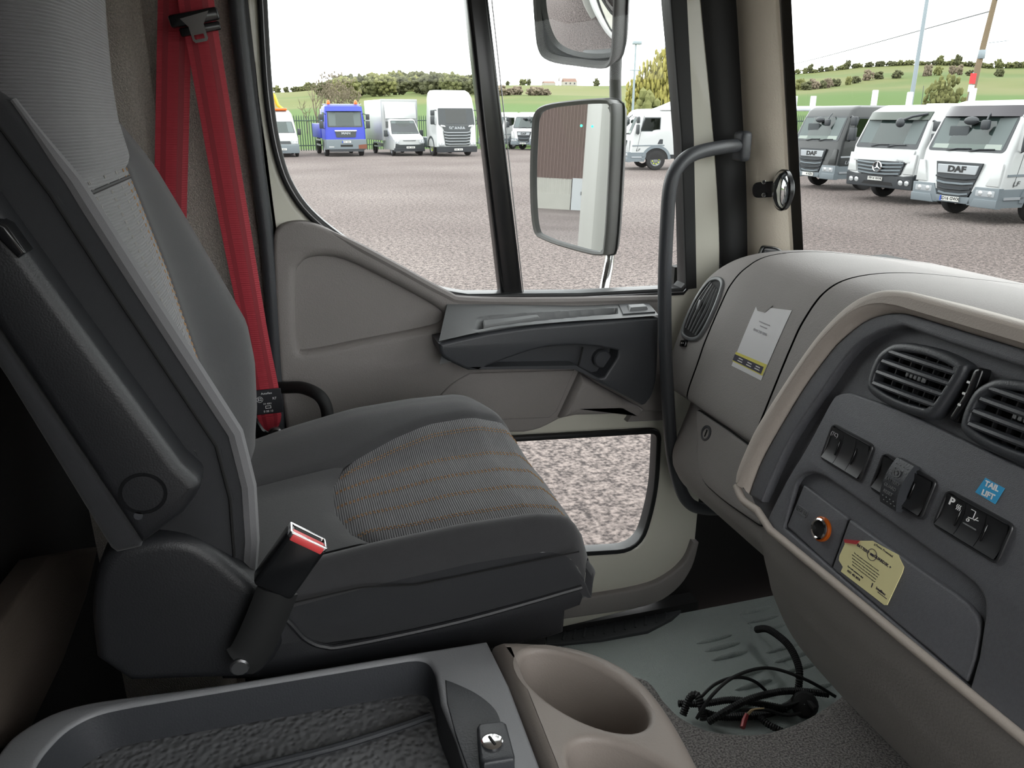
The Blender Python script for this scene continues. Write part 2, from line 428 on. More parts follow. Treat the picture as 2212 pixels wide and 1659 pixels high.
rear_pane = [(.015, 2.61)]+[p for p in grow(win, .006) if p[0] < mid[1][0]-.02 and p[1] < 2.55]+[(mid[1][0], 1.82), (mid[0][0], 2.61)]
MB().plate(rear_pane, fr=FY(1.633), h0=0, h1=.004).obj('pane', 'window_glass', door, smooth=0)
fe0, fe1 = AY(1062, 0, 1.618), AY(1130, 630, 1.618)
fp = [(fe0.x-.03, 2.61), (fe1.x, 1.815), (.905, 1.815), (.885, 2.1), (.80, 2.61)]
MB().plate(fp, fr=FY(1.622), h0=0, h1=.004).obj('pane', 'window_glass', door, smooth=0)
MB().tube([(fe0.x-.012, 1.617, fe0.z+.1), (fe0.x, 1.617, fe0.z), (fe1.x, 1.617, fe1.z)], .0012, 6).obj('pane_edge', 'steel', door)
MB().plate(grow(lowin, .006), fr=FY(1.628), h0=0, h1=.004).obj('low_pane', 'window_glass', door, smooth=0)
# black run seal of the front upright and cream inner edge
fr_ = xz([(1443, -150), (1446, 0), (1470, 300), (1480, 625), (1503, 622), (1497, 300), (1482, 0), (1478, -150)], YD-.005)
MB().plate(fr_, fr=FY(YD-.003), h0=0, h1=.008, bev=.003).obj('front_run_seal', 'rubber', door)
# trim panel with its scooped recess
trim = xz(spl([(620, 935), (604, 800), (594, 640), (591, 530), (600, 492), (640, 478), (690, 486), (745, 514), (850, 570), (960, 628), (1000, 644), (1040, 649)], 5)+[(1300, 646), (1445, 641), (1450, 800), (1446, 885), (1405, 888), (1240, 894)]+spl([(1205, 904), (1165, 924), (1130, 932)], 3), YD-.02)
recess = xz(spl([(640, 600), (646, 575), (675, 556), (740, 560), (850, 612), (940, 662), (958, 682), (950, 698), (900, 712), (780, 735), (665, 757), (646, 748), (640, 690)], 4, True), YD-.02)
MB().plate(trim, [recess], fr=FY(YD), h0=-.002, h1=.028, bev=.008, hbev=.018, seg=5).obj('trim_panel', 'trim_grey', door)
MB().plate(grow(recess, .02), fr=FY(YD), h0=0, h1=.008).obj('trim_recess', 'trim_grey', door)
lip = [(p.x, p.y, p.z) for p in (AY(x, y, YD-.022) for x, y in [(690, 490), (745, 518), (850, 574), (960, 634), (1010, 648), (1200, 650), (1420, 645)])]
lip = spl(lip, 5); MB().tube(lip, [min(.009, .001+.0012*i) for i in range(len(lip))], 8).obj('window_ledge', 'trim_grey', door)
# dark armrest: front face with the pull pocket
YA = 1.50
arm = xz(spl([(947, 742), (952, 764), (968, 780), (1012, 801)], 3)+[(1242, 797), (1300, 831), (1388, 877)]+spl([(1396, 874), (1412, 850), (1421, 800), (1424, 686)], 3)+spl([(1300, 694), (1150, 706), (1050, 720)], 4), YA)
pocket = xz(spl([(1045, 795), (1090, 777), (1150, 757), (1200, 748), (1250, 746), (1300, 751), (1336, 758)], 4)+[(1334, 772), (1306, 815), (1294, 817), (1244, 792)], YA)
MB().plate(arm, [pocket], fr=FY(YA), h0=-.08, h1=0, bev=.008, hbev=.006, seg=4).obj('armrest', 'dark_plastic', door)
MB().plate(grow(pocket, .012), fr=FY(YA+.045), h0=-.005, h1=0).obj('pull_pocket', 'dark_plastic', door)
pc = AY(1302, 776, YA+.03); MB().disc((pc.x, pc.y+.02, pc.z), (0, -1, 0), .021, .022, 24, .003).obj('pocket_cap', 'dark_plastic', door)
dv0, dv1 = AY(1259, 750, YA+.035), AY(1249, 792, YA+.02)
MB().tube([dv0, dv1], .002, 6).obj('pocket_divider', 'matt_black', door)
# armrest top ledge, loft from the window ledge down to the front edge
back = spl([tuple(AY(x, y, YD-.03)) for x, y in [(966, 657), (1100, 658), (1250, 660), (1330, 657), (1402, 655)]], 6)
frnt = spl([tuple(AY(x, y, YA+.002)) for x, y in [(948, 737), (1080, 709), (1220, 695), (1330, 688), (1423, 681)]], 6)
n_ = len(back)-1
def ledge(u, v, dz=0.):
    i = min(int(u*n_), n_-1); t = u*n_-i
    b = Vector(back[i]).lerp(Vector(back[i+1]), t); f = Vector(frnt[i]).lerp(Vector(frnt[i+1]), t)
    p = b.lerp(f, v); p.z += dz; return p
def bxs(x, a, b, w): return sst(a, a+w, x)*(1-sst(b-w, b, x))
def slotd(u, v):
    vc = lerp(.70, .50, sst(.15, .75, u)); return -.024*bxs(u, .15, .765, .03)*bxs(v, vc-.26, vc+.20, .07)
lm = MB(); lm.grid(lambda u, v: ledge(u, v, slotd(u, v)), 110, 36); lm.grid(lambda u, v: ledge(u, v, -.05), 8, 2)
lt = lm.obj('armrest_top', 'satin_grey', door, recalc=False)
def on_ledge(poly, dz): return [ledge(a, b, dz) for a, b in poly]
lv = MB(); o2 = [(.175, .60), (.37, .52), (.385, .70), (.185, .86)]; lv.rings([on_ledge(o2, -.02), on_ledge(o2, .0), on_ledge([(.18, .64), (.365, .56), (.378, .68), (.19, .83)], .003)]); lv.obj('door_latch', 'satin_grey', lt, label='pale grey door release lever')
sp = MB(); o3 = [(.77, .10), (.97, .10), (.985, .80), (.79, .80)]; sp.rings([on_ledge(o3, .0), on_ledge(o3, .003)]); sp.obj('switch_plate', 'dark_plastic', lt)
sw = MB(); o4 = [(.815, .28), (.93, .26), (.94, .62), (.825, .64)]; sw.rings([on_ledge(o4, .002), on_ledge([(.825, .36), (.92, .34), (.93, .55), (.835, .57)], .009)]); sw.obj('window_switch', 'satin_grey', lt)
# lower pocket cover and the sculpted step beside it
pcov = xz(spl([(900, 920), (935, 872), (975, 830), (1015, 806)], 4)+[(1130, 802), (1241, 799), (1203, 888), (1186, 903), (1100, 906)], YD-.03)
MB().plate(pcov, fr=FY(YD-.02), h0=-.01, h1=.012, bev=.004).obj('pocket_cover', 'trim_grey', door)
step = xz([(1250, 803), (1300, 834), (1385, 880), (1384, 889), (1240, 893), (1205, 900)], YD-.03)
MB().plate(step, fr=FY(YD-.02), h0=-.01, h1=.035, bev=.02, seg=5).obj('trim_step', 'trim_grey', door)
tri = xz([(1355, 912), (1375, 884), (1445, 880), (1442, 908)], YD-.02)
MB().plate(tri, fr=FY(YD), h0=0, h1=.02, bev=.003).obj('trim_corner', 'trim_grey', door)
lowt = xz(spl([(1180, 1340), (1240, 1332), (1390, 1308), (1455, 1275), (1492, 1225), (1508, 1170)], 4)+spl([(1495, 1168), (1478, 1208), (1440, 1243), (1380, 1268), (1240, 1292), (1180, 1300)], 4), YD-.01)
MB().plate(lowt, fr=FY(YD), h0=-.01, h1=.018, bev=.007).obj('lower_trim', 'trim_grey', door)

# ---- A pillar and front door seals
def band(name, mat, L, R, bulge, label, cat, n=24, m=8):
    L = spl([tuple(p) for p in L], 6); R = spl([tuple(p) for p in R], 6); k = len(L)-1
    def fn(u, v):
        i = min(int(v*k), k-1); t = v*k-i
        a = Vector(L[i]).lerp(Vector(L[i+1]), t); b = Vector(R[i]).lerp(Vector(R[i+1]), t)
        p = a.lerp(b, u); return p + Vector((-.7, -.7, 0))*bulge*sin(pi*u)
    mb = MB(); mb.grid(fn, m, n)
    mb.grid(lambda u, v: fn(u, v)+Vector((.03, .03, 0)), m, n)
    return tag(mb.obj(name, mat, recalc=False), label, cat, kind=S_)
band('trim_3', 'pillar_trim', [AY(x, y, 1.59) for x, y in [(1572, -140), (1588, 0), (1602, 250), (1610, 400), (1612, 620)]],
     [AY(x, y, 1.50) for x, y in [(1665, -140), (1675, 0), (1690, 250), (1698, 400), (1712, 620)]], .022, 'beige moulded trim of the windscreen pillar beside the door', 'pillar trim')
band('trim_4', 'rubber', [AY(x, y, 1.598) for x, y in [(1506, -140), (1514, 0), (1538, 250), (1549, 400), (1562, 640)]],
     [AY(x, y, 1.585) for x, y in [(1576, -140), (1590, 0), (1604, 250), (1612, 400), (1616, 640)]], .012, 'black rubber seal between door frame and windscreen pillar', 'door seal')
shell('wall_pillar', MB().plate([(.80, 2.72), (.86, 2.45), (.95, 1.80), (1.18, 1.80), (1.02, 2.72)], fr=FY(1.655), h0=-.02, h1=.0), 'seal_black', 'black backing plate added behind the windscreen pillar to stop light', 'wall')  # backing plate added to close a light leak beside the pillar
shell('trim_7', MB().box(-.1, 1.602, .80, 1.02, 1.66, .926), 'rubber', 'unseen rubber sill block added under the passenger door to stop light', 'sill')  # unseen block, added only to keep light out below the door
# ---- windscreen
def wsx(y, z): return 1.150-.20*(z-1.89) + .16*(1-((y-.58)/.94)**2)
def wsf(y0, y1, z0, z1, d=0.): return lambda u, v: (wsx(lerp(y0, y1, u), lerp(z0, z1, v))+d, lerp(y0, y1, u), lerp(z0, z1, v))
ws = thing('window_1', 'wide curved windscreen of the truck cab', 'windscreen', (1.25, .6, 1.86), kind=S_)
g = MB(); g.grid(wsf(1.52, -.44, 1.80, 2.64), 30, 6); g.obj('pane', 'screen_glass', ws, recalc=False)
fr2 = MB(); fr2.grid(wsf(1.535, 1.505, 1.80, 2.70, -.004), 4, 8); fr2.obj('edge_seal', 'seal_black', ws, recalc=False)
fr3 = MB(); fr3.grid(wsf(1.52, -.44, 2.58, 2.72, -.006), 30, 2); fr3.grid(wsf(1.52, -.44, 2.58, 2.72, .03), 30, 2); fr3.obj('top_seal', 'seal_black', ws, recalc=False)
fr4 = MB(); fr4.grid(wsf(1.52, -.44, 1.76, 1.855, -.006), 30, 2); fr4.obj('bottom_seal', 'seal_black', ws, recalc=False)
wk = MB(); wk.tube(spl([(wsx(y, 1.86)+.05, y, 1.855+.012*sin((1-y)*3)) for y in (1.1, .9, .7, .5, .3, .1)], 4), .012, 8); wk.obj('wiper_arm', 'rubber', ws)
vz = MB(); vz.grid(lambda u, v: (wsx(lerp(1.5, -.44, u), 2.66)-.02+.42*v, lerp(1.5, -.44, u), 2.70-.09*v), 20, 4); vz.grid(lambda u, v: (wsx(lerp(1.5, -.44, u), 2.66)-.02+.42*v, lerp(1.5, -.44, u), 2.72-.09*v), 20, 4); vz.obj('added_sky_shade', 'seal_black', ws, recalc=False)  # unseen overhang added to cut the sky light on the dash top
# header over the doors
shell('trim_5', MB().box(-.6, 1.56, 2.62, .90, 1.66, 2.74), 'headliner', 'pale header rail above the passenger door', 'trim')
# ---- engine tunnel carpet
tun = xy(spl([(1250, 1440), (1390, 1452), (1440, 1502), (1475, 1536), (1530, 1562), (1600, 1571), (1660, 1566), (1730, 1542), (1800, 1500), (1880, 1440)], 5), 1.20)
tun = tun + [(1.46, tun[-1][1]+.05), (1.46, -.3), (-.5, -.3), (-.5, .80), (tun[0][0]-.05, .80)]
tag(MB().plate(tun, fr=FZ(1.20), h0=-.30, h1=0, bev=.03, seg=4).obj('floor_tunnel', 'carpet_tunnel'), 'speckled grey carpet over the engine tunnel beside the cup holder', 'engine cover', kind=S_)
# dull brown-grey trim at the foot of the rear wall
bt = [AX(x, y, -.36) for x, y in [(-60, 1640), (-60, 1440), (40, 1300), (110, 1200), (215, 1180), (190, 1290), (140, 1430), (60, 1600)]]
tag(MB().plate([(p.y, p.z) for p in bt], fr=lambda a, b, h: (-.36+h, a, b), h0=-.04, h1=0, bev=.01).obj('trim_6', 'brown_trim'), 'dull brown trim panel low on the rear wall behind the seat', 'trim', kind=S_)
# ================================================================== passenger seat
seat = thing('passenger_seat', 'dark grey fabric passenger seat with ribbed insert and folded-up armrest', 'seat', (.08, 1.12, FLZ))
# ---- backrest: coordinates (y, z, h) with h along the normal of the reclined plane
BN = Vector((1, 0, .426)).normalized()
def bpt(y, z, h): return Vector((-.074-.426*(z-1.866), y, z)) + BN*h
def yfar(z): return interp(z, [(1.60, 1.30), (1.70, 1.365), (1.78, 1.40), (1.85, 1.425), (1.95, 1.438), (2.05, 1.44), (2.12, 1.437), (2.20, 1.40), (2.26, 1.33), (2.30, 1.29)])
def ynear(z): return interp(z, [(1.60, .885), (1.66, .868), (1.75, .86), (2.05, .86), (2.15, .865), (2.25, .89), (2.30, .91)])
def rec(z): return interp(z, [(1.60, .02), (1.70, .045), (1.87, .06), (2.0, .035), (2.14, .012), (2.3, .01)])
def sF(z): return interp(z, [(1.6, 1.09), (1.72, 1.11), (1.87, 1.16), (2.0, 1.215), (2.14, 1.25), (2.3, 1.25)])
def sN(z): return interp(z, [(1.6, 1.0), (1.72, 1.0), (1.87, .99), (2.0, .96), (2.14, .93), (2.3, .93)])
def groove(d, w=.006, a=.006): return -a*exp(-(d/w)**2)
def prof(y, z):
    a, b = ynear(z), yfar(z); n, f = sN(z), sF(z); r = rec(z)
    lo = interp(z, [(1.60, -.14), (1.635, -.12), (1.714, -.07), (1.74, -.052), (1.80, -.02), (1.86, 0), (2.14, 0), (2.22, -.010), (2.3, -.05)])
    if y < n: h = -r*sst(a+.03, n, y)
    elif y > f: h = -r*(1-sst(f, b-.07, y))
    else: h = -r + .012*sin(pi*(y-n)/(f-n))
    e = .035
    if y < a+.018: h -= .018*(1-sqrt(max(0, 1-((a+.018-y)/.018)**2)))
    if y > b-e: h -= .045*(1-sqrt(max(0, 1-((y-b+e)/e)**2)))
    return h + groove(y-n) + groove(y-f) + lo
ZB0, ZB1 = 1.60, 2.30
def bpatch(fa, fb, nu, nv, z0=ZB0, z1=ZB1):
    def fn(u, v):
        z = lerp(z0, z1, v); y = lerp(fa(z), fb(z), u); return bpt(y, z, prof(y, z))
    mb = MB(); mb.grid(fn, nu, nv); return mb
bk = bpatch(sN, sF, 22, 40, ZB0, 2.145).obj('back_insert', 'fabric_rib_back', seat, smooth=60, recalc=False)
bpatch(ynear, sN, 22, 50).obj('bolster', 'fabric_side', seat, smooth=60, recalc=False)
bpatch(sF, yfar, 26, 50).obj('bolster', 'fabric_dark', seat, smooth=60, recalc=False)
# side and back covers
def side_cover(fy, edge, tk):
    def fn(u, v):
        z = lerp(ZB0, ZB1, v); y = fy(z); h0 = prof(y, z); return bpt(y+tk*sin(pi*min(u*1.2, 1)), z, lerp(h0, -.15, u))
    return MB().grid(fn, 10, 40)
side_cover(ynear, 0, -.012).obj('side_cover', 'fabric_side', seat, smooth=60, recalc=False)
side_cover(yfar, 0, .01).obj('side_cover', 'fabric_side', seat, smooth=60, recalc=False)
MB().grid(lambda u, v: bpt(lerp(ynear(lerp(ZB0, ZB1, v)), yfar(lerp(ZB0, ZB1, v)), u), lerp(ZB0, ZB1, v), -.15), 6, 20).obj('back_shell', 'dark_plastic', seat, recalc=False)
# piping along the near ridge (light strip) and its dark seam
pz = [1.66+.02*i for i in range(29)]
MB().tube([bpt(ynear(z)+.010, z, prof(ynear(z)+.012, z)+.001) for z in pz], [.0085*sst(1.64, 1.72, z)*(1-.75*sst(2.12, 2.22, z))+.001 for z in pz], 8).obj('piping', 'fabric_pipe', seat, label='pale grey piping on the near edge')
MB().tube([bpt(ynear(z)-.004, z, prof(ynear(z), z)-.004) for z in pz], .0018, 6).obj('seam', 'matt_black', seat)
fs = [tuple(AY(x, y, 1.40)) for x, y in [(536, 772), (525, 815), (505, 850), (482, 880)]]
# headrest block bending upright
def hh(z): return interp(z, [(2.10, .004), (2.14, .010), (2.19, .024), (2.23, .042), (2.29, .075), (2.352, .112), (2.45, .16), (2.6, .225), (2.75, .28)])
def hw(z): return interp(z, [(2.10, .96), (2.14, .99), (2.25, 1.0), (2.45, .98), (2.7, .93)])
def head(u, v):
    z = lerp(2.128, 2.52, v); yc = 1.085; w = .19*hw(z); t = 2*pi*u; sx = cos(t); sy = sin(t)
    k = 3.2; rr = (abs(sx)**k+abs(sy)**k)**(-1/k)
    y = yc-w*sx*rr; th = .075
    e = .026*(1-min(1, (v/.05)))**2
    return bpt(y, z, hh(z)-th+(th-e*.9)*sy*rr - .006*exp(-((z-2.132)/.01)**2))
hd = MB(); hd.grid(head, 64, 60, True); hd.rings([[head(i/64, 0) for i in range(64)], [bpt(1.085, 2.125, -.03)]*64], False, False)
hd.obj('headrest', 'fabric_rib_back', seat, smooth=60, recalc=False)
MB().tube([bpt(lerp(.935, 1.25, i/24), 2.126, prof(lerp(.935, 1.25, i/24), 2.126)-.0005) for i in range(25)], .0026, 8).obj('seam', 'matt_black', seat)
# stitching rows: short dashes raised from the fabric
def dashes(fn, n, l, wdt, th=.0006):
    mb = MB()
    for i in range(n):
        a = Vector(fn(i/n)); b = Vector(fn((i+l)/n)); d = (b-a)
        if d.length < 1e-6: continue
        mb.tube([a, b], [wdt, wdt], 4)
    return mb
for k in range(5):
    for dd in (-.0022, .0022):
        f = lambda t, k=k, dd=dd: (lambda z: bpt(lerp(sN(z), sF(z), (k+.6)/5.1)+dd, z, prof(lerp(sN(z), sF(z), (k+.6)/5.1)+dd, z)+.0004))(lerp(1.74, 2.142, t))
        dashes(f, 48, .45, .0007).obj('stitching', 'thread_grey' if k < 3 else 'thread_brown', bk)
# ---- cushion
def cz(x, y):
    # top of the cushion
    ny, fy = .862, 1.378
    base = interp(x, [(-.16, 1.630), (-.08, 1.640), (.0, 1.650), (.08, 1.659), (.2, 1.668), (.30, 1.668), (.35, 1.657), (.385, 1.630)])
    nb = .020*exp(-((y-.888)/.022)**2)
    fb = .046*sst(1.13, 1.29, y)*interp(x, [(-.16, .3), (-.02, .75), (.1, 1.0), (.28, 1.), (.36, .7), (.39, .4)])
    edge = 0
    if y < ny+.02: edge -= .03*(1-sqrt(max(0, 1-((ny+.02-y)/.02)**2)))
    if y > fy-.07: edge -= .07*(1-sqrt(max(0, 1-((y-fy+.07)/.07)**2)))
    fx = fxf(y)
    if x > fx-.05: edge -= .055*(1-sqrt(max(0, 1-((x-fx+.05)/.05)**2)))
    return base+nb+fb+edge
def fxf(y): return interp(y, [(.86, .362), (.90, .384), (1.0, .402), (1.15, .405), (1.26, .39), (1.32, .355), (1.378, .29)])
def iN(x): return interp(x, [(.02, .93), (.08, .93), (.14, .918), (.42, .916)])
def iF(x): return interp(x, [(.0, 1.172), (.062, 1.172), (.09, 1.186), (.15, 1.212), (.22, 1.232), (.42, 1.248)])
def iX(u):  # rear edge of the insert over its width
    return interp(u, [(0, .078), (.15, .055), (.45, .038), (.8, .042), (1, .062)])
def cgroove(x, y, g): return cz(x, y)+g
def cpatch(fn2, nu, nv):
    def fn(u, v):
        x, y, g = fn2(u, v); return (x, y, cz(x, y)+g)
    return MB().grid(fn, nu, nv)
def bg_(u): return groove(u, .05, .0045)+groove(u-1, .05, .0045)
def ins(u, v):
    xr = iX(u); y0 = lerp(.93, 1.17, u); x = lerp(xr, fxf(lerp(.916, 1.248, u)), v)
    y = lerp(iN(x), iF(x), u); return x, y, bg_(u)+groove(v, .03, .0045)
ci = cpatch(ins, 30, 40).obj('seat_insert', 'fabric_rib_seat', seat, smooth=70, recalc=False)
cpatch(lambda u, v: (lambda x: (x, lerp(.862, iN(x), u), groove(u-1, .1, .0045)))(lerp(-.16, fxf(lerp(.862, .916, u)), v)), 14, 50).obj('bolster', 'fabric_dark', seat, smooth=70, recalc=False)
def farb(u, v):
    fx = fxf(lerp(1.248, 1.378, u)); x = lerp(-.16, fx, v); y0 = iF(x); return x, lerp(y0, 1.378, u), groove(u, .06, .0045)
cpatch(farb, 24, 50).obj('bolster', 'fabric_dark', seat, smooth=70, recalc=False)
cpatch(lambda u, v: (lambda xr: (lerp(-.16, xr, v), lerp(.93, 1.172, u), groove(v-1, .04, .0045)))(iX(u)), 20, 16).obj('seat_rear_panel', 'fabric_dark', seat, smooth=70, recalc=False)
MB().grid(lambda u, v: (lerp(-.16, .34, v), lerp(.875, 1.35, u), cz(lerp(-.16, .34, v), lerp(.875, 1.35, u))-.009), 20, 20).obj('cushion_foam', 'fabric_dark', seat, recalc=False)
# cushion sides: near, front, far
out = [(.862, -.16)]
def rimpt(t):   # around: near rear -> near front -> far front -> far rear
    if t < .45: x = lerp(-.16, fxf(.862), t/.45); return x, .862
    if t < .8: y = lerp(.862, 1.378, (t-.45)/.35); return fxf(y), y
    x = lerp(fxf(1.378), -.16, (t-.8)/.2); return x, 1.378
def wallf(u, v):
    x, y = rimpt(u); zt = cz(x, y); c = Vector((.1, 1.12)); d = (Vector((x, y))-c).normalized()
    zb = interp(x, [(-.16, 1.57), (.0, 1.565), (.1, 1.560), (.38, 1.562)])
    bul = .010*sin(pi*v)
    return (x+d.x*bul, y+d.y*bul-.006*v*(y < .9), lerp(zt, zb, v))
MB().grid(wallf, 120, 12).obj('cushion_side', 'fabric_side', seat, smooth=60, recalc=False)
MB().tube([(lerp(-.1, .35, i/30), .8545-.001, interp(i/30, [(0, 1.628), (.35, 1.640), (.5, 1.630), (.62, 1.632), (1, 1.640)])) for i in range(31)], .0012, 6).obj('seam', 'matt_black', seat)
for k in range(5):
    for dd in (-.0028, .0028):
        def f(t, k=k, dd=dd):
            u = (k+.55)/5.05+dd/.3; x, y, g_ = ins(u, lerp(.01, .93, t)); return (x, y, cz(x, y)+g_+.0006)
        dashes(f, 56, .55, .0008).obj('stitching', 'thread_brown', ci)
# ---- seat pan, recliner cover, pedestal
YS = .852
pan = xz(spl([(596, 1318), (628, 1345), (660, 1376), (700, 1392), (760, 1388)], 4)+[(1000, 1335), (1255, 1262), (1262, 1290), (1255, 1310), (1222, 1322), (1218, 1368), (1190, 1378), (1000, 1420), (640, 1470), (480, 1470), (480, 1330)], YS)
MB().plate(pan, fr=FY(YS), h0=-.05, h1=0, bev=.006).obj('seat_pan', 'seat_plastic', seat)
ln = [tuple(AY(x, y, YS-.001)) for x, y in [(600, 1322), (628, 1347), (660, 1380), (700, 1396), (760, 1392), (1000, 1340), (1256, 1268)]]
MB().tube(spl(ln, 5), .004, 8).obj('pan_edge', 'seat_plastic', seat)
MB().box(-.10, .90, 1.40, .32, 1.34, 1.57).obj('seat_base', 'matt_black', seat, smooth=0)
MB().box(-.06, .95, FLZ, .28, 1.30, 1.41).obj('pedestal', 'matt_black', seat, smooth=0)
YC = .835
cov = xz(spl([(205, 1430), (195, 1330), (205, 1245), (225, 1205), (262, 1182), (320, 1168), (372, 1164), (420, 1172), (470, 1200), (520, 1240), (560, 1272)], 5)+spl([(580, 1310), (610, 1400), (560, 1470)], 3)+[(280, 1480)], YC)
MB().plate(cov, fr=FY(YC), h0=-.05, h1=0, bev=.016, seg=5).obj('recliner_cover', 'seat_plastic', seat)
# ---- folded-up armrest on the near side
YM = .80
top_ = [(50, 545), (210, 763), (390, 1008)]
body = xz(top_+spl([(424, 1040), (431, 1062), (398, 1112)], 4)+[(306, 1180), (52, 800)]+spl([(-120, 548), (-165, 478), (-172, 400), (-150, 330), (-122, 308)], 3), YM)
body = [(x, z) for x, z in body]
ar = MB().plate(body, fr=FY(YM), h0=-.052, h1=0, bev=.012, seg=4).obj('armrest', 'seat_plastic', seat)
pad = xz([(-120, 552), (52, 806), (306, 1174), (304, 1184), (252, 1196), (238, 1186), (12, 818), (-120, 620)], YM+.004)
MB().plate(pad, fr=FY(YM+.004), h0=-.05, h1=0, bev=.006).obj('armrest_pad', 'fabric_side', ar)
pcq = AY(309, 1066, YM); MB().lathe([(.0235, 0), (.0235, .004), (.020, .004), (.0195, .001)], (pcq.x, pcq.y+.003, pcq.z), (0, -1, 0), 26, False, True).obj('pivot_cap', 'gloss_black', ar)
pcq = AY(299, 1114, YM); MB().disc((pcq.x, pcq.y, pcq.z), (0, -1, 0), .0045, .001, 12).obj('screw', 'dark_plastic', ar)
for a, b in (((38, 548), (56, 585)), ((358, 974), (372, 996))):
    p, q = AY(*a, YM+.012), AY(*b, YM+.012); MB().tube([p, q], .0035, 8).obj('slot', 'matt_black', ar)
aj = xz([(-20, 470), (14, 488), (56, 546), (40, 558), (-20, 470+30)], YM-.006)
MB().plate(aj, fr=FY(YM-.002), h0=-.02, h1=.006, bev=.003).obj('adjuster_slide', 'gloss_black', ar)
kn = AY(392, 985, YS+.01); MB().disc((kn.x, kn.y+.02, kn.z), (0, -1, 0), .022, .03, 22, .004).obj('lumbar_knob', 'gloss_black', seat)
# ---- belt buckle on its stalk
YB = .80
bq = [AY(x, y, YB) for x, y in [(612, 1146), (696, 1186), (640, 1305), (553, 1268)]]
ux = (bq[1]-bq[0]); uy = (bq[0]-bq[3]); W_, H_ = ux.length, uy.length
BF = frame((bq[0]+bq[2])/2, ux, uy)
bu = MB(BF).rbox(-W_/2, -H_/2, -.026, W_/2, H_/2, 0, .006, 3).obj('belt_buckle', 'gloss_black', seat)
MB(BF).rbox(-W_/2+.0045, H_/2-.0075, -.013, W_/2-.0045, H_/2+.0015, .0022, .002).obj('release_button', 'red_plastic', bu, label='red release button')
MB(BF).plate(rrect(-W_/2+.001, -.0245, W_/2-.001, .001, .003), [rrect(-W_/2+.0045, -.020, W_/2-.0045, -.003, .002)], fr=lambda a, b, h: (a, H_/2+h, b), h0=-.004, h1=.0025, bev=.001).obj('buckle_rim', 'chrome', bu)
MB(BF).box(-W_/2+.008, H_/2-.001, -.019, W_/2-.008, H_/2+.0012, -.013).obj('tongue_slot', 'matt_black', bu, smooth=0)
st = [AY(x, y, YB+.01) for x, y in [(600, 1275), (570, 1350), (540, 1410), (518, 1430)]]
MB().tube(spl([tuple(p) for p in st], 4), .024, 8, flat=.35, up=(1, 0, .4)).obj('stalk', 'rubber', bu)
MB().disc((st[-1].x, st[-1].y-.004, st[-1].z), (0, -1, 0), .011, .008, 12, .002).obj('bolt', 'steel', bu)

# ================================================================== red seat belt
belt = thing('seat_belt', 'red webbing seat belt hanging from the pillar beside the passenger seat', 'seat belt', tuple(AY(590, 930, 1.53)))
def webbing(L, R, Y, name, tw=.0016):
    L = spl([tuple(AY(x, y, Y)) for x, y in L], 6); R = spl([tuple(AY(x, y, Y)) for x, y in R], 6); k = len(L)
    mb = MB(); rings = []
    for i in range(k):
        a, b = Vector(L[i]), Vector(R[i]); pts = []
        for j in range(7):
            u = j/6; pts.append(a.lerp(b, u)+Vector((0, -.004*sin(pi*u*1.0)-.0012*cos(u*9), 0)))
        rings.append(pts + [p+Vector((0, tw, 0)) for p in pts[::-1]])
    mb.rings(rings); o = mb.obj(name, 'belt_red', belt, smooth=50)
    for c0, c1 in ((1, 2), (4, 5)):
        s2 = MB(); s2.rings([[r_[c0]+Vector((0, -.0004, 0)), r_[c1]+Vector((0, -.0004, 0)), r_[c1], r_[c0]] for r_ in rings]); s2.obj('woven_stripe', 'belt_edge', o, smooth=50)
    return o
webbing([(342, -150), (341, 0), (337, 200), (334, 400), (334, 520)], [(412, -150), (413, 0), (410, 200), (404, 430), (402, 520)], 1.565, 'retractor_webbing')
webbing([(370, -150), (384, 0), (408, 120), (470, 460), (520, 710), (543, 850), (558, 905)], [(448, -150), (462, 0), (480, 120), (536, 460), (577, 710), (604, 850), (607, 905)], 1.53, 'lap_webbing')
webbing([(556, 900), (564, 925), (572, 935)], [(608, 895), (606, 910), (600, 925)], 1.528, 'folded_end')
# tongue
tp = [AY(x, y, 1.515) for x, y in [(364, 38), (470, 18), (474, 42), (372, 62)]]
TF = frame((tp[0]+tp[1]+tp[2]+tp[3])/4, tp[1]-tp[0], tp[0]-tp[3])
tg = MB(TF).rbox(-.040, -.009, -.006, .040, .011, .012, .004).obj('tongue_grip', 'gloss_black', belt)
MB(TF).rbox(-.030, -.024, -.005, .037, -.010, .004, .003).obj('grip_guide', 'gloss_black', tg)
tv = [(-.022, .002), (.026, .006), (.012, -.012), (.012, -.034), (.009, -.038), (-.010, -.038), (-.013, -.034), (-.013, -.012)]
MB(TF).plate(tv, [rrect(-.009, -.033, .007, -.026, .001)], h0=.013, h1=.0155).obj('tongue_plate', 'chrome', tg)
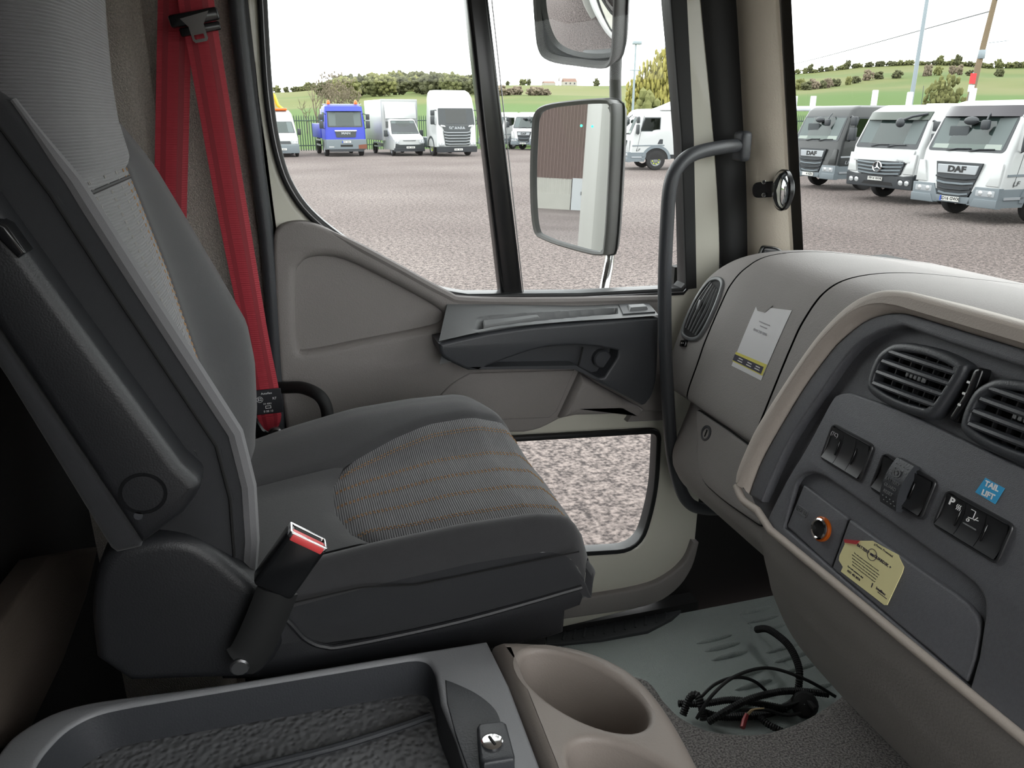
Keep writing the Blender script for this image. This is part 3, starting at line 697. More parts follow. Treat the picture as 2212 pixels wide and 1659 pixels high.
# black care label with its marks
lb = [AY(x, y, 1.522) for x, y in [(544, 842), (606, 836), (608, 892), (552, 900)]]
LF = frame((lb[0]+lb[1]+lb[2]+lb[3])/4, lb[1]-lb[0], lb[0]-lb[3])
lbo = MB(LF).rbox(-.028, -.026, -.002, .028, .026, .0012, .001, 1).obj('care_label', 'label_black', belt, label='black care label with white marks')
for s_, x, y, sz in [('E2', -.014, .006, .008), ('R7', .014, .006, .007), ('Autoflex', 0, .018, .006), ('04 4001', 0, -.004, .005), ('0 08 10', 0, -.020, .006)]:
    text(s_, sz, LF @ Matrix.Translation((x, y, .0014)), 'white_print', lbo, ext=.0002)
MB(LF).plate(circ(-.014, .006, .0062, 18), [circ(-.014, .006, .0056, 18)], h0=.0012, h1=.0016).obj('mark_ring', 'white_print', lbo)
MB(LF).plate(rrect(-.005, -.014, .006, -.008, .0005, 1), [rrect(-.004, -.013, .005, -.009, .0005, 1)], h0=.0012, h1=.0016).obj('mark_box', 'white_print', lbo)
an = [AY(x, y, 1.515) for x, y in [(540, 905), (560, 935), (600, 960)]]
MB().tube([tuple(p) for p in an], .012, 8, flat=.5).obj('anchor_bracket', 'gloss_black', belt)
ap = AY(595, 935, 1.512); MB().disc((ap.x, ap.y, ap.z), (0, -1, 0), .014, .01, 14, .003).obj('anchor_bolt', 'steel', belt)
# grab loop behind the seat beside the belt
gl = thing('seat_loop_handle', 'short black curved grab loop between seat belt and door panel', 'handle', tuple(AY(640, 850, 1.5)))
MB().tube(spl([tuple(AY(x, y, Y)) for x, y, Y in [(600, 838, 1.57), (622, 837, 1.55), (655, 838, 1.52), (690, 855, 1.48), (706, 885, 1.47), (708, 930, 1.46)]], 6), .0125, 12).obj('loop', 'rubber', gl)
# ================================================================== dashboard
dash = thing('dashboard', 'grey moulded dashboard with glovebox lid, black centre panel and air vents', 'dashboard', (1.0, .7, 1.0))
# ---- passenger side body: one cross-section run along Y, rounded off at the door end
DP = [(.850, 1.606), (.826, 1.612), (.822, 1.632), (.842, 1.695), (.862, 1.760), (.880, 1.815), (.897, 1.862), (.915, 1.897), (.945, 1.921), (.990, 1.932), (1.06, 1.934), (1.16, 1.925), (1.40, 1.89)]
DS = spl(DP, 5); ND = len(DS)-1
def dsec(s, Y):
    i = min(int(s*ND), ND-1); t = s*ND-i; a, b = DS[i], DS[i+1]; x, z = lerp(a[0], b[0], t), lerp(a[1], b[1], t)
    e = max(0., (Y-1.515)/.04); k = 1-sqrt(max(0, 1-min(1, e)**2)); e2 = max(0., (Y-1.37)/.18); k2 = 1-sqrt(max(0, 1-min(1, e2)**2))
    x2 = lerp(x, 1.06, k*.25); z2 = lerp(z, 1.68, k2*.42*sst(1.70, 1.93, z)+k*.10)
    return x2, z2
def dfn(s, Y, inset=0.):
    x, z = dsec(s, Y); x2, z2 = dsec(min(1, s+.004), Y); x1, z1 = dsec(max(0, s-.004), Y)
    n = Vector((-(z2-z1), x2-x1)); n.normalize()
    return Vector((x-n.x*inset, Y, z-n.y*inset))
def seamR(s): return interp(s, [(0, 1.150), (.25, 1.153), (.45, 1.150), (.56, 1.140), (.7, 1.132), (1, 1.125)])
def seamL(s): return interp(s, [(0, 1.405), (.3, 1.415), (.5, 1.405), (.62, 1.385), (1, 1.36)])
def dpatch(ya, yb, s0, s1, inset, nu, nv): return MB().grid(lambda u, v: dfn(lerp(s0, s1, v), lerp(ya(lerp(s0, s1, v)), yb(lerp(s0, s1, v)), u), inset), nu, nv)
G = .0026
dpatch(lambda s: .55, lambda s: 1.505, 0, 1, .006, 20, 50).obj('inner_shell', 'matt_black', dash, recalc=False)
ep = dpatch(lambda s: seamL(s)+G, lambda s: 1.554, 0, 1, 0, 24, 56)
ep.add([dfn(i/40, 1.554) for i in range(41)]+[Vector((1.2, 1.554, 1.6))], [(i, i+1, 41) for i in range(40)]); ep.obj('end_piece', 'dash_grey', dash, recalc=False)
SG = .0
gb = dpatch(lambda s: seamR(s)+G, lambda s: seamL(s)-G, SG, .62, 0, 24, 50).obj('glovebox_lid', 'dash_grey', dash, recalc=False)
dpatch(lambda s: seamR(s)+G, lambda s: seamL(s)-G, .62, 1, 0, 16, 24).obj('top_panel', 'dash_grey', dash, recalc=False)
dpatch(lambda s: .40, lambda s: seamR(s)-G, .0, 1, 0, 16, 50).obj('centre_top', 'dash_grey', dash, recalc=False)
dpatch(lambda s: -.42, lambda s: .41, .55, 1, 0, 8, 10).obj('driver_top', 'dash_grey', dash, recalc=False)
# ---- lower dash below the glovebox
GS, GX, GZ = .30, .86, 1.75
GN = Vector((-1, 0, GS)).normalized()
def GP(a, b, h): return Vector((GX+GS*(b-GZ), a, b))+GN*h
def gpx(pts): return [(p.y, p.z) for p in (ASL(x, y, GX, GZ, GS) for x, y in pts)]
lowp = [(.845, 1.630), (.826, 1.600), (.812, 1.560), (.786, 1.500), (.780, 1.470), (.788, 1.445), (.82, 1.41), (.95, 1.35)]
lowp = spl(lowp, 5)
def lowfn(u, v):
    i = v*(len(lowp)-1); k = min(int(i), len(lowp)-2); t = i-k; x, z = lerp(lowp[k][0], lowp[k+1][0], t), lerp(lowp[k][1], lowp[k+1][1], t)
    Y = lerp(.9, 1.47, u); e = max(0, (Y-1.36)/.11); q = 1-sqrt(max(0, 1-min(1, e)**2))
    return (lerp(x+.010, 1.0, q*.35), Y, z+.02*q + .04*(1-sst(.9, 1.2, Y))*0)
MB().grid(lowfn, 30, 30).obj('lower_panel', 'dash_grey', dash, recalc=False)
def LWP(a, b, h): return Vector((interp(b, sorted([(z, x) for x, z in lowp if z > 1.469]))+.010, a, b))+Vector((-1, 0, .35)).normalized()*(h+.0015)
cv = gpx([(1491, 888), (1560, 935), (1625, 985), (1628, 1010), (1640, 1140), (1560, 1085), (1510, 1040), (1500, 985)])
cvp = fillet(cv, [.012, .01, .01, .01, .01, .03, .03, .02], 4)
MB().plate(grow(cvp, .0025), fr=LWP, h0=-.012, h1=.0025).obj('cover_gap', 'matt_black', dash)
lid = MB().plate(cvp, fr=LWP, h0=-.012, h1=.007, bev=.003).obj('fuse_cover', 'dash_grey', dash)
lk = ASL(1515, 940, GX, GZ, GS)
MB().lathe([(.017, 0), (.017, .003), (.012, .004), (.011, .001)], LWP(lk.y, lk.z, .006), GN, 22, False, True).obj('lock', 'dark_plastic', lid)
MB(frame(LWP(lk.y, lk.z, .0085), (0, -1, 0), (GS, 0, 1))).rbox(-.0015, -.008, -.001, .0015, .008, .001, .0005, 1).obj('key_slot', 'gloss_black', lid)
lk2 = ASL(1606, 1008, GX, GZ, GS)
MB().lathe([(.016, 0), (.016, .003), (.011, .004), (.010, .001)], LWP(lk2.y, lk2.z, .006), GN, 20, False, True).obj('lock', 'dark_plastic', lid)
# ---- end vent with five blades and its thumb wheel
def vent_ring(name, outl, inner, frf, mat='dark_plastic', parent=dash, h1=.006):
    return MB().plate(outl, [inner], fr=frf, h0=-.01, h1=h1, bev=.003, hbev=.002).obj(name, mat, parent)
ev = gpx(spl([(1553, 606), (1540, 603), (1524, 610), (1505, 640), (1488, 680), (1478, 712), (1480, 726), (1494, 733), (1510, 730), (1524, 712), (1540, 678), (1552, 645), (1558, 618)], 4, True))
def GPo(a, b, h): return dfn_off(a, b, h)
def dfn_off(Y, z, h):
    # point of the dash skin at height z, lifted by h
    lo, hi = 0., .66
    for _ in range(22):
        m = (lo+hi)/2
        if dsec(m, Y)[1] < z: lo = m
        else: hi = m
    return dfn(lo, Y, -h)
va = vent_ring('end_vent', grow(ev, .004), grow(ev, -.004), GPo, 'satin_grey')
MB().plate(grow(ev, .002), fr=GPo, h0=-.004, h1=-.0005+.002).obj('vent_cavity', 'matt_black', va)
for k in range(1, 6):
    t = k/6
    a = Vector((lerp(1531, 1556, t), lerp(603, 622, t))); b = Vector((lerp(1478, 1508, t), lerp(712, 733, t))); m = Vector((lerp(1498, 1537, t), lerp(652, 684, t)))
    pts = [ASL(q.x, q.y, GX, GZ, GS) for q in (a, m, b)]
    pts = spl([(p.y, p.z) for p in pts], 6)[1:-1]
    MB().tube([GPo(y, z, .0045) for y, z in pts], .0017, 6).obj('blade', 'satin_grey', va)
kq = ASL(1514, 660, GX, GZ, GS); MB().rbox(-.004, -.011, -.003, .004, .011, .004, .002).obj('vent_tab', 'satin_grey', va).matrix_basis = frame(GPo(kq.y, kq.z, .006), (0, -1, 0), (GS, 0, 1))
ts = ASL(1479, 742, GX, GZ, GS); tw = MB(frame(GPo(ts.y, ts.z, .001), (0, -1, .25), (GS, 0, 1)))
tw.rbox(-.013, -.008, -.004, .013, .008, .004, .003).obj('thumb_wheel', 'gloss_black', dash)
for dx in (-.003, .005): MB(frame(GPo(ts.y, ts.z, .004), (0, -1, .25), (GS, 0, 1))).disc((dx, 0, 0), (0, 0, 1), .0012, .002, 8).obj('wheel_mark', 'white_print', dash)

# ---- centre panel
CS, CX0, CZ0 = .25, .72, 1.75
CN = Vector((-1, 0, CS)).normalized()
def CP(a, b, h): return Vector((CX0+CS*(b-CZ0), a, b))+CN*h
def cpx(pts): return [(p.y, p.z) for p in (ASL(x, y, CX0, CZ0, CS) for x, y in pts)]
def CF(px=None, py=None, h=0., Y=None, z=None):
    if px is not None: q = ASL(px, py, CX0, CZ0, CS); Y, z = q.y, q.z
    return frame(CP(Y, z, h), (0, -1, 0), (CS, 0, 1))
RY = -.40
rim_in = spl(cpx([(1628, 1070), (1650, 1010), (1679, 953), (1745, 843), (1800, 768), (1829, 736), (1877, 698), (1920, 682), (1961, 680), (2000, 690)]), 5)
rim_out = spl(cpx([(1602, 1048), (1606, 1020), (1622, 978), (1650, 920), (1701, 839), (1767, 742), (1825, 678), (1875, 642), (1925, 628), (1975, 632)]), 5)
zi, zo = rim_in[-1][1], rim_out[-1][1]
rim = rim_out + [(RY, zo+.001), (RY, zi)] + rim_in[::-1]
MB().plate(rim, fr=CP, h0=-.10, h1=.022, bev=.020, seg=5).obj('centre_rim', 'rim_beige', dash)
base = rim_in + [(RY, zi+.01), (RY, 1.60), (.90, 1.60)]
base = [(y, z) for y, z in grow(base, .01)]
MB().plate(base, fr=CP, h0=-.09, h1=-.006).obj('centre_backing', 'facia_black', dash)
# outer textured frame with a wide inner chamfer
fi = spl(cpx([(1655, 1085), (1712, 960), (1785, 850), (1851, 760), (1906, 722), (1961, 706)]), 5)
zf = fi[-1][1]-.002
frm = rim_in + [(RY, zi), (RY, zf)] + [(.70, zf)] + fi[::-1]
MB().plate(frm, fr=CP, h0=-.006, h1=.010, bev=.004).obj('facia_frame', 'facia_black', dash)
# main fascia plate; holes for the lower compartment
fac = spl(cpx([(1668, 1112), (1701, 1045), (1752, 960), (1800, 870), (1818, 853), (1842, 849)]), 4)
zt = cpx([(1950, 887)])[0][1]
fac = fac + [(cpx([(1950, 887)])[0][0], zt), (.45, zt-.002), (RY, zt-.002), (RY, 1.60), (.90, 1.598)]
comp = cpx([(1697, 1140)]+spl([(1722, 1050), (1735, 1030), (1760, 1022), (1790, 1032)], 3)+[(1950, 1145), (2085, 1240)]+spl([(2112, 1262), (2132, 1292), (2134, 1330)], 3)+[(2120, 1420), (2095, 1500)])
def clampz(P, zmin): return [(y, max(z, zmin)) for y, z in P]
comp = clampz(comp, 1.606)
MB().plate(fac, [comp], fr=CP, h0=-.004, h1=.005, bev=.003, hbev=.004).obj('facia', 'facia_black', dash)
MB().plate(grow(comp, .004), fr=CP, h0=-.03, h1=-.010).obj('compartment_back', 'facia_black', dash)
pl = fillet(clampz(cpx([(1700, 1137), (1737, 1047), (1832, 1119), (1797, 1226)]), 1.608), .003, 2)
MB().plate(pl, fr=CP, h0=-.012, h1=.001, bev=.0025).obj('socket_panel', 'facia_black', dash)
pr_ = clampz(cpx([(1800, 1228), (1838, 1122), (1970, 1216), (2090, 1300), (2124, 1345), (2110, 1425), (2080, 1500)]), 1.608)
MB().plate(fillet(pr_, [.003, .003, .01, .03, .02, .01, .003], 4), fr=CP, h0=-.012, h1=.003, bev=.003).obj('drawer_front', 'facia_black', dash)
# 12 V socket
so = ASL(1777, 1143, CX0, CZ0, CS); sc_ = CP(so.y, so.z, .001)
sk = MB().lathe([(.0178, 0), (.0178, .003), (.0165, .0045), (.0140, .0045)], sc_, CN, 28).obj('power_socket', 'amber', dash, label='amber illuminated ring of the power socket')
MB().lathe([(.0152, .003), (.0152, .0072), (.0130, .0085), (.0116, .007), (.0114, .002)], sc_, CN, 28).obj('socket_barrel', 'chrome', sk)
MB().disc(sc_-CN*.001, CN, .0125, .0035, 20).obj('socket_floor', 'matt_black', sk)
pl_ = CF(1733, 1104, .0015); MB(pl_).plate(rrect(-.013, -.0055, .013, .0055, .005), [rrect(-.0122, -.0047, .0122, .0047, .0045)], h0=-.0005, h1=.0004).obj('socket_mark', 'satin_grey', dash)
text('12V', .007, pl_ @ Matrix.Translation((-.006, 0, 0)), 'satin_grey', dash); text('5A', .007, pl_ @ Matrix.Translation((.007, 0, 0)), 'satin_grey', dash)
# ---- round-cornered vents
v1 = spl(cpx([(1888, 825), (1906, 777), (1928, 755), (1958, 745), (2024, 755), (2088, 783), (2095, 803), (2061, 860), (2033, 896), (2010, 902), (1943, 880), (1895, 850)]), 4, True)
dY = cpx([(2092, 912)])[0][0]-cpx([(1888, 825)])[0][0]; dZ = cpx([(2092, 912)])[0][1]-cpx([(1888, 825)])[0][1]
def big_vent(dy, dz):
    P = [(y+dy, z+dz) for y, z in v1]; inn = grow(P, -.010)
    vr = MB().plate(grow(P, .002), [inn], fr=CP, h0=-.02, h1=.013, bev=.007, hbev=.003, seg=4).obj('air_vent', 'dark_plastic', dash)
    MB().plate(P, fr=CP, h0=-.035, h1=-.0055).obj('vent_cavity', 'matt_black', vr)
    for a, b in (((1937, 762), (2078, 808)), ((1921, 782), (2066, 832)), ((1909, 805), (2050, 855)), ((1901, 829), (2034, 878))):
        (ya, za), (yb, zb) = cpx([a, b]); A = CP(ya+dy, za+dz, .0075); B = CP(yb+dy, zb+dz, .0075); m = (A+B)/2+CN*.003
        MB().tube(spl([tuple(A), tuple(m), tuple(B)], 6), .0042, 8, flat=1.5, up=(0, 0, 1)).obj('slat', 'dark_plastic', vr)
    for k in range(5):
        t = (k+.8)/5.6
        (ya, za), (yb, zb) = cpx([(lerp(1932, 2076, t), lerp(752, 790, t)), (lerp(1902, 2026, t), lerp(850, 896, t))])
        A = CP(ya+dy, za+dz, -.001); B = CP(yb+dy, zb+dz, -.001); MB().strip([A, B], (0, 1, 0), .006, .0016).obj('fin', 'switch_black', vr)
    (yk, zk), = cpx([(1995, 816)])
    f = frame(CP(yk+dy, zk+dz, .011), (0, -1, .0), (CS, 0, 1)) @ Matrix.Rotation(radians(0), 4, 'Z')
    for i in range(5): MB(f).rbox(-.014+.0065*i-.0018, -.0045, -.002, -.014+.0065*i+.0022, .0045, .003, .001, 1).obj('tab_rib', 'satin_grey', vr)
    return vr
big_vent(0, 0); big_vent(dY, dZ)
wq = CF(2098, 850, .001)
cres = fillet([(-.006, -.036), (.008, -.036), (.012, 0), (.006, .036), (-.006, .030), (-.002, 0)], .006, 4)
MB(CF(2096, 852, 0) @ Matrix.Rotation(radians(-6), 4, 'Z')).plate(cres, h0=-.01, h1=.009, bev=.004).obj('vent_wheel', 'gloss_black', dash)
for k in range(3): MB(CF(2096, 852, .009)).rbox(-.003, -.016+.014*k, -.001, .001, -.013+.014*k, .001, .0005, 1).obj('wheel_mark', 'white_print', dash)
# ---- switch banks
def bank(TL, TR, BR, BL, mid_skip=False):
    q = cpx([TL, TR, BR, BL]); Yc = sum(p[0] for p in q)/4; zc = sum(p[1] for p in q)/4
    Wd = ((q[0][0]+q[3][0])-(q[1][0]+q[2][0]))/2; Hh = ((q[0][1]+q[1][1])-(q[3][1]+q[2][1]))/2*1.03
    f = CF(Y=Yc, z=zc, h=.005)
    MB(f).plate(rrect(-Wd/2, -Hh/2, Wd/2, Hh/2, .008), [rrect(-Wd/2+.0035, -Hh/2+.0035, Wd/2-.0035, Hh/2-.0035, .006)], h0=-.004, h1=.003, bev=.0028).obj('switch_frame', 'switch_black', dash)
    MB(f).plate(rrect(-Wd/2+.001, -Hh/2+.001, Wd/2-.001, Hh/2-.001, .006), h0=-.006, h1=-.002).obj('switch_well', 'matt_black', dash)
    w3 = (Wd-.008)/3; res = []
    for k in range(3):
        x0 = -Wd/2+.004+w3*k
        if mid_skip and k == 1: continue
        def sf(u, v, x0=x0):   # dished rocker face
            h = .0045*(abs(2*v-1)**2.2) + .0005
            return (lerp(x0+.0004, x0+w3-.0004, u), lerp(-Hh/2+.0045, Hh/2-.0045, v), h)
        mb = MB(f); mb.grid(sf, 2, 14); mb.box(x0+.0004, -Hh/2+.0045, -.004, x0+w3-.0004, Hh/2-.0045, .0004)
        s_ = mb.obj('rocker_switch', 'switch_black', dash, recalc=False); res.append(s_)
        if k != 1 or mid_skip:
            MB(f).rbox(x0+w3*(.82 if k == 0 else .12)-.001, -Hh*.22, .000, x0+w3*(.82 if k == 0 else .12)+.0012, Hh*.22, .0032, .001, 1).obj('light_bar', 'gloss_black', s_)
    return f, Wd, Hh, w3, res
f1, W1, H1, w1, r1 = bank((1811, 917), (1902, 964), (1860, 1043), (1775, 988))
tc_ = f1 @ Matrix.Translation((-w1-.004, H1*.26, .0034))
text('(TC)', .0075, tc_, 'ink_grey', r1[0])
f2, W2, H2, w2, r2 = bank((1921, 979), (2037, 1040), (1996, 1125), (1882, 1054), True)
# protruding reset rocker
def rk(u, v):
    y = lerp(-H2/2-.004, H2/2+.004, v); return (lerp(-w2*.52, w2*.52, u), y, .010+.008*(1-(2*v-1)**2))
mb = MB(f2); mb.grid(rk, 3, 16); pts = [rk(0, i/16) for i in range(17)]; pts2 = [rk(1, i/16) for i in range(17)]
for P_ in (pts, pts2): mb.add(P_+[(P_[0][0], y, -.004) for _, y, _ in P_], [(i, i+1, i+18, i+17) for i in range(16)])
for i in (0, 16): mb.add([pts[i], pts2[i], (pts2[i][0], pts2[i][1], -.004), (pts[i][0], pts[i][1], -.004)], [(0, 1, 2, 3)])
rs = mb.obj('reset_rocker', 'dark_plastic', dash, recalc=False, label='raised black battery guard reset rocker')
for i, s_ in enumerate(('BATTERY', 'GUARD', 'RESET')):
    text(s_, .0058, f2 @ Matrix.Translation((0, .003-.0078*i, .0188)), 'satin_grey', rs, ext=.0003)
MB(f2 @ Matrix.Translation((0, .0145, .0168))).plate(circ(0, 0, .0055, 20), [circ(0, 0, .0042, 20)], h0=0, h1=.0008).obj('gear_mark', 'satin_grey', rs)
MB(f2 @ Matrix.Translation((0, .0145, .0168))).disc((0, 0, 0), (0, 0, 1), .0022, .001, 12).obj('gear_hub', 'satin_grey', rs)
dots = MB(f2)
for r_ in range(2):
    for c_ in range(4):
        for y in (.0245-.005*r_, -.0200-.005*r_):
            dots.ball((-.009+.006*c_+.002*r_, y, .010+.008*(1-(2*((y+H2/2+.004)/(H2+.008))-1)**2)+.0003), .0009, .0009, .0008, 6, 4)
gd_ = dots.obj('grip_dots', 'satin_grey', rs); gd_['kind'] = 'stuff'
f3, W3, H3, w3, r3 = bank((2060, 1056), (2205, 1138), (2158, 1226), (2020, 1129))
text('P', .013, f3 @ Matrix.Translation((-w3-.004, H3*.27, .004)), 'white_print', r3[0], bold=.0003); text('$', .008, f3 @ Matrix.Translation((-w3+.006, H3*.24, .0035)), 'ink_grey', r3[0]) if False else None
for i in range(3): MB(f3 @ Matrix.Translation((-w3+.0035+.0022*i, H3*.22, .003))).tube([(0, -.003, 0), (.0008, -.001, 0), (-.0006, .001, 0), (.0004, .0034, 0)], .0005, 5).obj('heat_mark', 'white_print', r3[0])
tl = f3 @ Matrix.Translation((0, H3*.2, .0035))
for P_ in ([(-.006, .007), (0, .007), (0, -.001)], [(-.006, -.003), (.007, -.001)], [(.002, -.003), (.005, .002)]): MB(tl).tube([(x, y, 0) for x, y in P_], .0005, 5).obj('lift_mark', 'white_print', r3[1])
MB(tl).plate(circ(-.005, -.006, .002, 12), [circ(-.005, -.006, .0012, 12)], h0=-.0003, h1=.0005).obj('lift_mark', 'white_print', r3[1])
MB(f3).rbox(-w3*.36, -H3*.06, .001, w3*.30, -H3*.02, .004, .001, 1).obj('lever_edge', 'satin_grey', r3[1])
# ---- lower console skirt under the centre panel, its upper edge a paler tube standing in for a highlight
sk_p = spl([(.690, 1.603), (.684, 1.585), (.690, 1.545), (.705, 1.50), (.724, 1.45), (.786, 1.343), (.943, 1.154), (1.09, .98), (1.16, .90)], 6)
def skf(u, v):
    i = v*(len(sk_p)-1); k = min(int(i), len(sk_p)-2); t = i-k; x, z = lerp(sk_p[k][0], sk_p[k+1][0], t), lerp(sk_p[k][1], sk_p[k+1][1], t)
    Y = lerp(RY, .935, u); e = max(0, (Y-.915)/.020); q = 1-sqrt(max(0, 1-min(1, e)**2)); return (x+.03*q, Y, z)
m_ = MB(); m_.grid(skf, 60, 48); m_.grid(lambda u, v: (skf(1, v)[0]+.25*u, .935, skf(1, v)[2]), 6, 48)
m_.obj('centre_skirt', 'skirt_grey', dash, recalc=False)
ed = spl([tuple(CP(y, z, .012)) for y, z in cpx([(1604, 1050), (1616, 1078), (1632, 1092), (1650, 1104)])], 4)
edge = ed + [tuple(CP(y, 1.603, .010)) for y in (.88, .7, .5, .3, .1, RY)]
MB().tube(edge, .0062, 10).obj('skirt_edge', 'rim_beige', dash)

# ---- stickers
def sticker_frame(px, py, h): q = ASL(px, py, CX0, CZ0, CS); return CF(Y=q.y, z=q.z, h=h)
ts_ = thing('tail_lift_sticker', 'small blue sticker reading TAIL LIFT above the right-hand switches', 'sticker', tuple(CP(*cpx([(2147, 1062)])[0], .005)))
tq = cpx([(2136, 1033), (2178, 1056), (2157, 1090), (2114, 1064)])
MB().plate(tq, fr=CP, h0=.0045, h1=.0056).obj('vinyl', 'sticker_blue', ts_)
tfm = sticker_frame(2146, 1061, .0057)
for s_, y in (('TAIL', .0055), ('LIFT', -.0052)): text(s_, .0088, tfm @ Matrix.Translation((0, y, 0)) @ Matrix.Rotation(radians(2), 4, 'Z'), 'white_print', ts_, bold=.0003)
bgs = thing('battery_guard_label', 'torn pale yellow battery guard label stuck on the drawer front', 'label', tuple(CP(*cpx([(1888, 1240)])[0], .003)))
Z7 = lambda pts: [(1600+.2894*a, 840+.2894*b) for a, b in pts]
yo = cpx(Z7([(790, 1125), (905, 1135), (1000, 1135), (1190, 1240), (1235, 1330), (1225, 1370), (1110, 1615), (1090, 1615), (1000, 1545), (765, 1365), (780, 1330), (750, 1280), (755, 1245), (795, 1160)]))
MB().plate(yo, fr=CP, h0=.002, h1=.0042).obj('paper', 'paper_yellow', bgs)
MB().plate(cpx(Z7([(795, 1124), (910, 1135), (885, 1162), (800, 1150)])), fr=CP, h0=.003, h1=.006).obj('torn_corner', 'wire_red', bgs)
def ctext(s, zx, zy, size, mat='ink', bold=0., align='CENTER', par=bgs, h=.0044, rot=0): 
    x, y = Z7([(zx, zy)])[0]; return text(s, size, sticker_frame(x, y, h) @ Matrix.Rotation(radians(rot), 4, 'Z'), mat, par, bold=bold, align=align, ext=.0001)
ctext('g Power Protected', 1085, 1205, .0042); ctext('BATTERY', 932, 1195, .0054, bold=.00015); ctext('GUARD3K +', 1078, 1292, .0054, bold=.00015)
MB(sticker_frame(*Z7([(1000, 1240)])[0], .0044)).plate(circ(0, 0, .0078, 24), [circ(0, 0, .0072, 24)], h0=-.0002, h1=.0003).obj('logo_ring', 'ink', bgs)
MB(sticker_frame(*Z7([(1000, 1240)])[0], .0044)).box(-.003, -.0015, -.0002, .003, .0015, .0003).obj('logo_battery', 'ink', bgs, smooth=0)
for i, s_ in enumerate(['This vehicle system is protected by Battery Guard 3K', 'which is an automatic power monitoring the starter battery', 'should it sense a low voltage it disconnects at 0.00 volts.', 'then check at the key end to start again, the battery', 'isolate from vehicle systems. Reset to be replaced']):
    ctext(s_, 955-i*5, 1292+i*21, .0021)
ctext('For tech assistance dial:', 875, 1368, .0031, bold=.00005); ctext('0151 482 8970', 862, 1393, .0040, bold=.0001)
ctext('Intellitec', 1065, 1512, .0048, bold=.0001); ctext('i', 1000, 1468, .009, bold=.0003)
MB(sticker_frame(*Z7([(1080, 1545)])[0], .0044)).box(-.009, -.0005, -.0002, .007, .0003, .0003).obj('underline', 'ink', bgs, smooth=0)
pls = thing('glovebox_paper_label', 'scuffed white paper label with yellow strip on the glovebox lid', 'label', tuple(GP(1.24, 1.79, 0)))
pq = gpx([(1633, 661), (1650, 665), (1672, 660), (1708, 672), (1690, 735), (1668, 790), (1646, 822), (1615, 808), (1582, 789), (1602, 730)])
def GL(a, b, h): return dfn_off(a, b, h)
def paper_patch(name, c4, h, mat, n=8):
    q = gpx(c4); a, b, c, d = [Vector(p) for p in q]
    def fn(u, v):
        p = a.lerp(b, u).lerp(d.lerp(c, u), v); return GL(p.x, p.y, h)
    return MB().grid(fn, n, n).obj(name, mat, pls, recalc=False)
paper_patch('paper', [(1632, 662), (1708, 671), (1646, 822), (1582, 790)], .0008, 'paper')
paper_patch('torn_corner', [(1630, 656), (1668, 660), (1652, 676), (1636, 672)], .0016, 'dash_grey', 3)
paper_patch('yellow_strip', [(1592, 760), (1659, 788), (1649, 812), (1584, 780)], .0012, 'ink_yellow')
paper_patch('printed_strip', [(1590, 765), (1652, 793), (1646, 808), (1585, 778)], .0016, 'ink')
def gtext(s, px, py, size, mat='ink_grey'):
    q = ASL(px, py, GX, GZ, GS); o = GL(q.y, q.z, .0016); return text(s, size, frame(o, (0, -1, .0), (GS, 0, 1)), mat, pls, ext=.0001)
gtext('0844 248 0895', 1643, 718, .0075); 
def gbar(px, py, w, mat):
    q = ASL(px, py, GX, GZ, GS); MB(frame(GL(q.y, q.z, .0018), (0, -1, 0), (GS, 0, 1))).box(-w/2, -.0009, 0, w/2, .0009, .0004).obj('faded_print', mat, pls, smooth=0)
gbar(1650, 707, .022, 'ink_grey'); gbar(1652, 699, .034, 'ink_grey')
for px, py in ((1603, 776), (1622, 785), (1640, 793)): gbar(px, py, .014, 'paper'); gbar(px-2, py+5, .016, 'paper')

# ---- grab handle on the pillar
gh = thing('grab_handle', 'long black bent grab handle from the windscreen pillar down to the dash', 'handle', (.80, 1.47, 1.3))
path = [(1606, 314, 1.545), (1560, 318, 1.50), (1500, 332, 1.47), (1466, 358, 1.455), (1448, 400, 1.45), (1441, 480, 1.45), (1436, 600, 1.45), (1437, 740, 1.45), (1444, 880, 1.45), (1452, 980, 1.45), (1468, 1050, 1.45), (1490, 1088, 1.455), (1525, 1100, 1.48), (1570, 1100, 1.53)]
MB().tube(spl([tuple(AY(*p)) for p in path], 6), .0145, 14).obj('bar', 'dark_plastic', gh)
e0 = AY(1603, 314, 1.53); MB(frame(e0, (1, .2, 0), (0, 0, 1))).rbox(-.013, -.034, -.02, .017, .030, .016, .01, 3).obj('mount', 'dark_plastic', gh)
# ---- blind-spot mirror on the pillar
bm_ = thing('blind_spot_mirror', 'small round convex mirror on a black bracket on the pillar', 'mirror', tuple(AY(1685, 410, 1.50)))
b0 = AY(1645, 410, 1.535); b1 = AY(1680, 408, 1.50)
MB(frame((b0+b1)/2, b1-b0, (0, 0, 1))).plate(fillet([(-.040, -.017), (.022, -.017), (.022, .017), (-.040, .017)], [.016, .002, .002, .016], 5), h0=-.002, h1=.004).obj('bracket', 'gloss_black', bm_)
for py in (393, 421): q = AY(1650, py, 1.522); MB().disc(q, (-.6, -.8, 0), .0045, .004, 12, .001).obj('screw', 'chrome', bm_)
mc = AY(1686, 411, 1.47); mn = Vector((-.86, .16, -.02)).normalized()
MB().lathe([(.001, .012), (.02, .0105), (.034, .006), (.041, 0)], mc, mn, 30).obj('glass', 'mirror', bm_, recalc=False)
MB().lathe([(.041, .001), (.044, -.002), (.043, -.010), (.03, -.018), (.001, -.02)], mc, mn, 30).obj('shell', 'gloss_black', bm_)
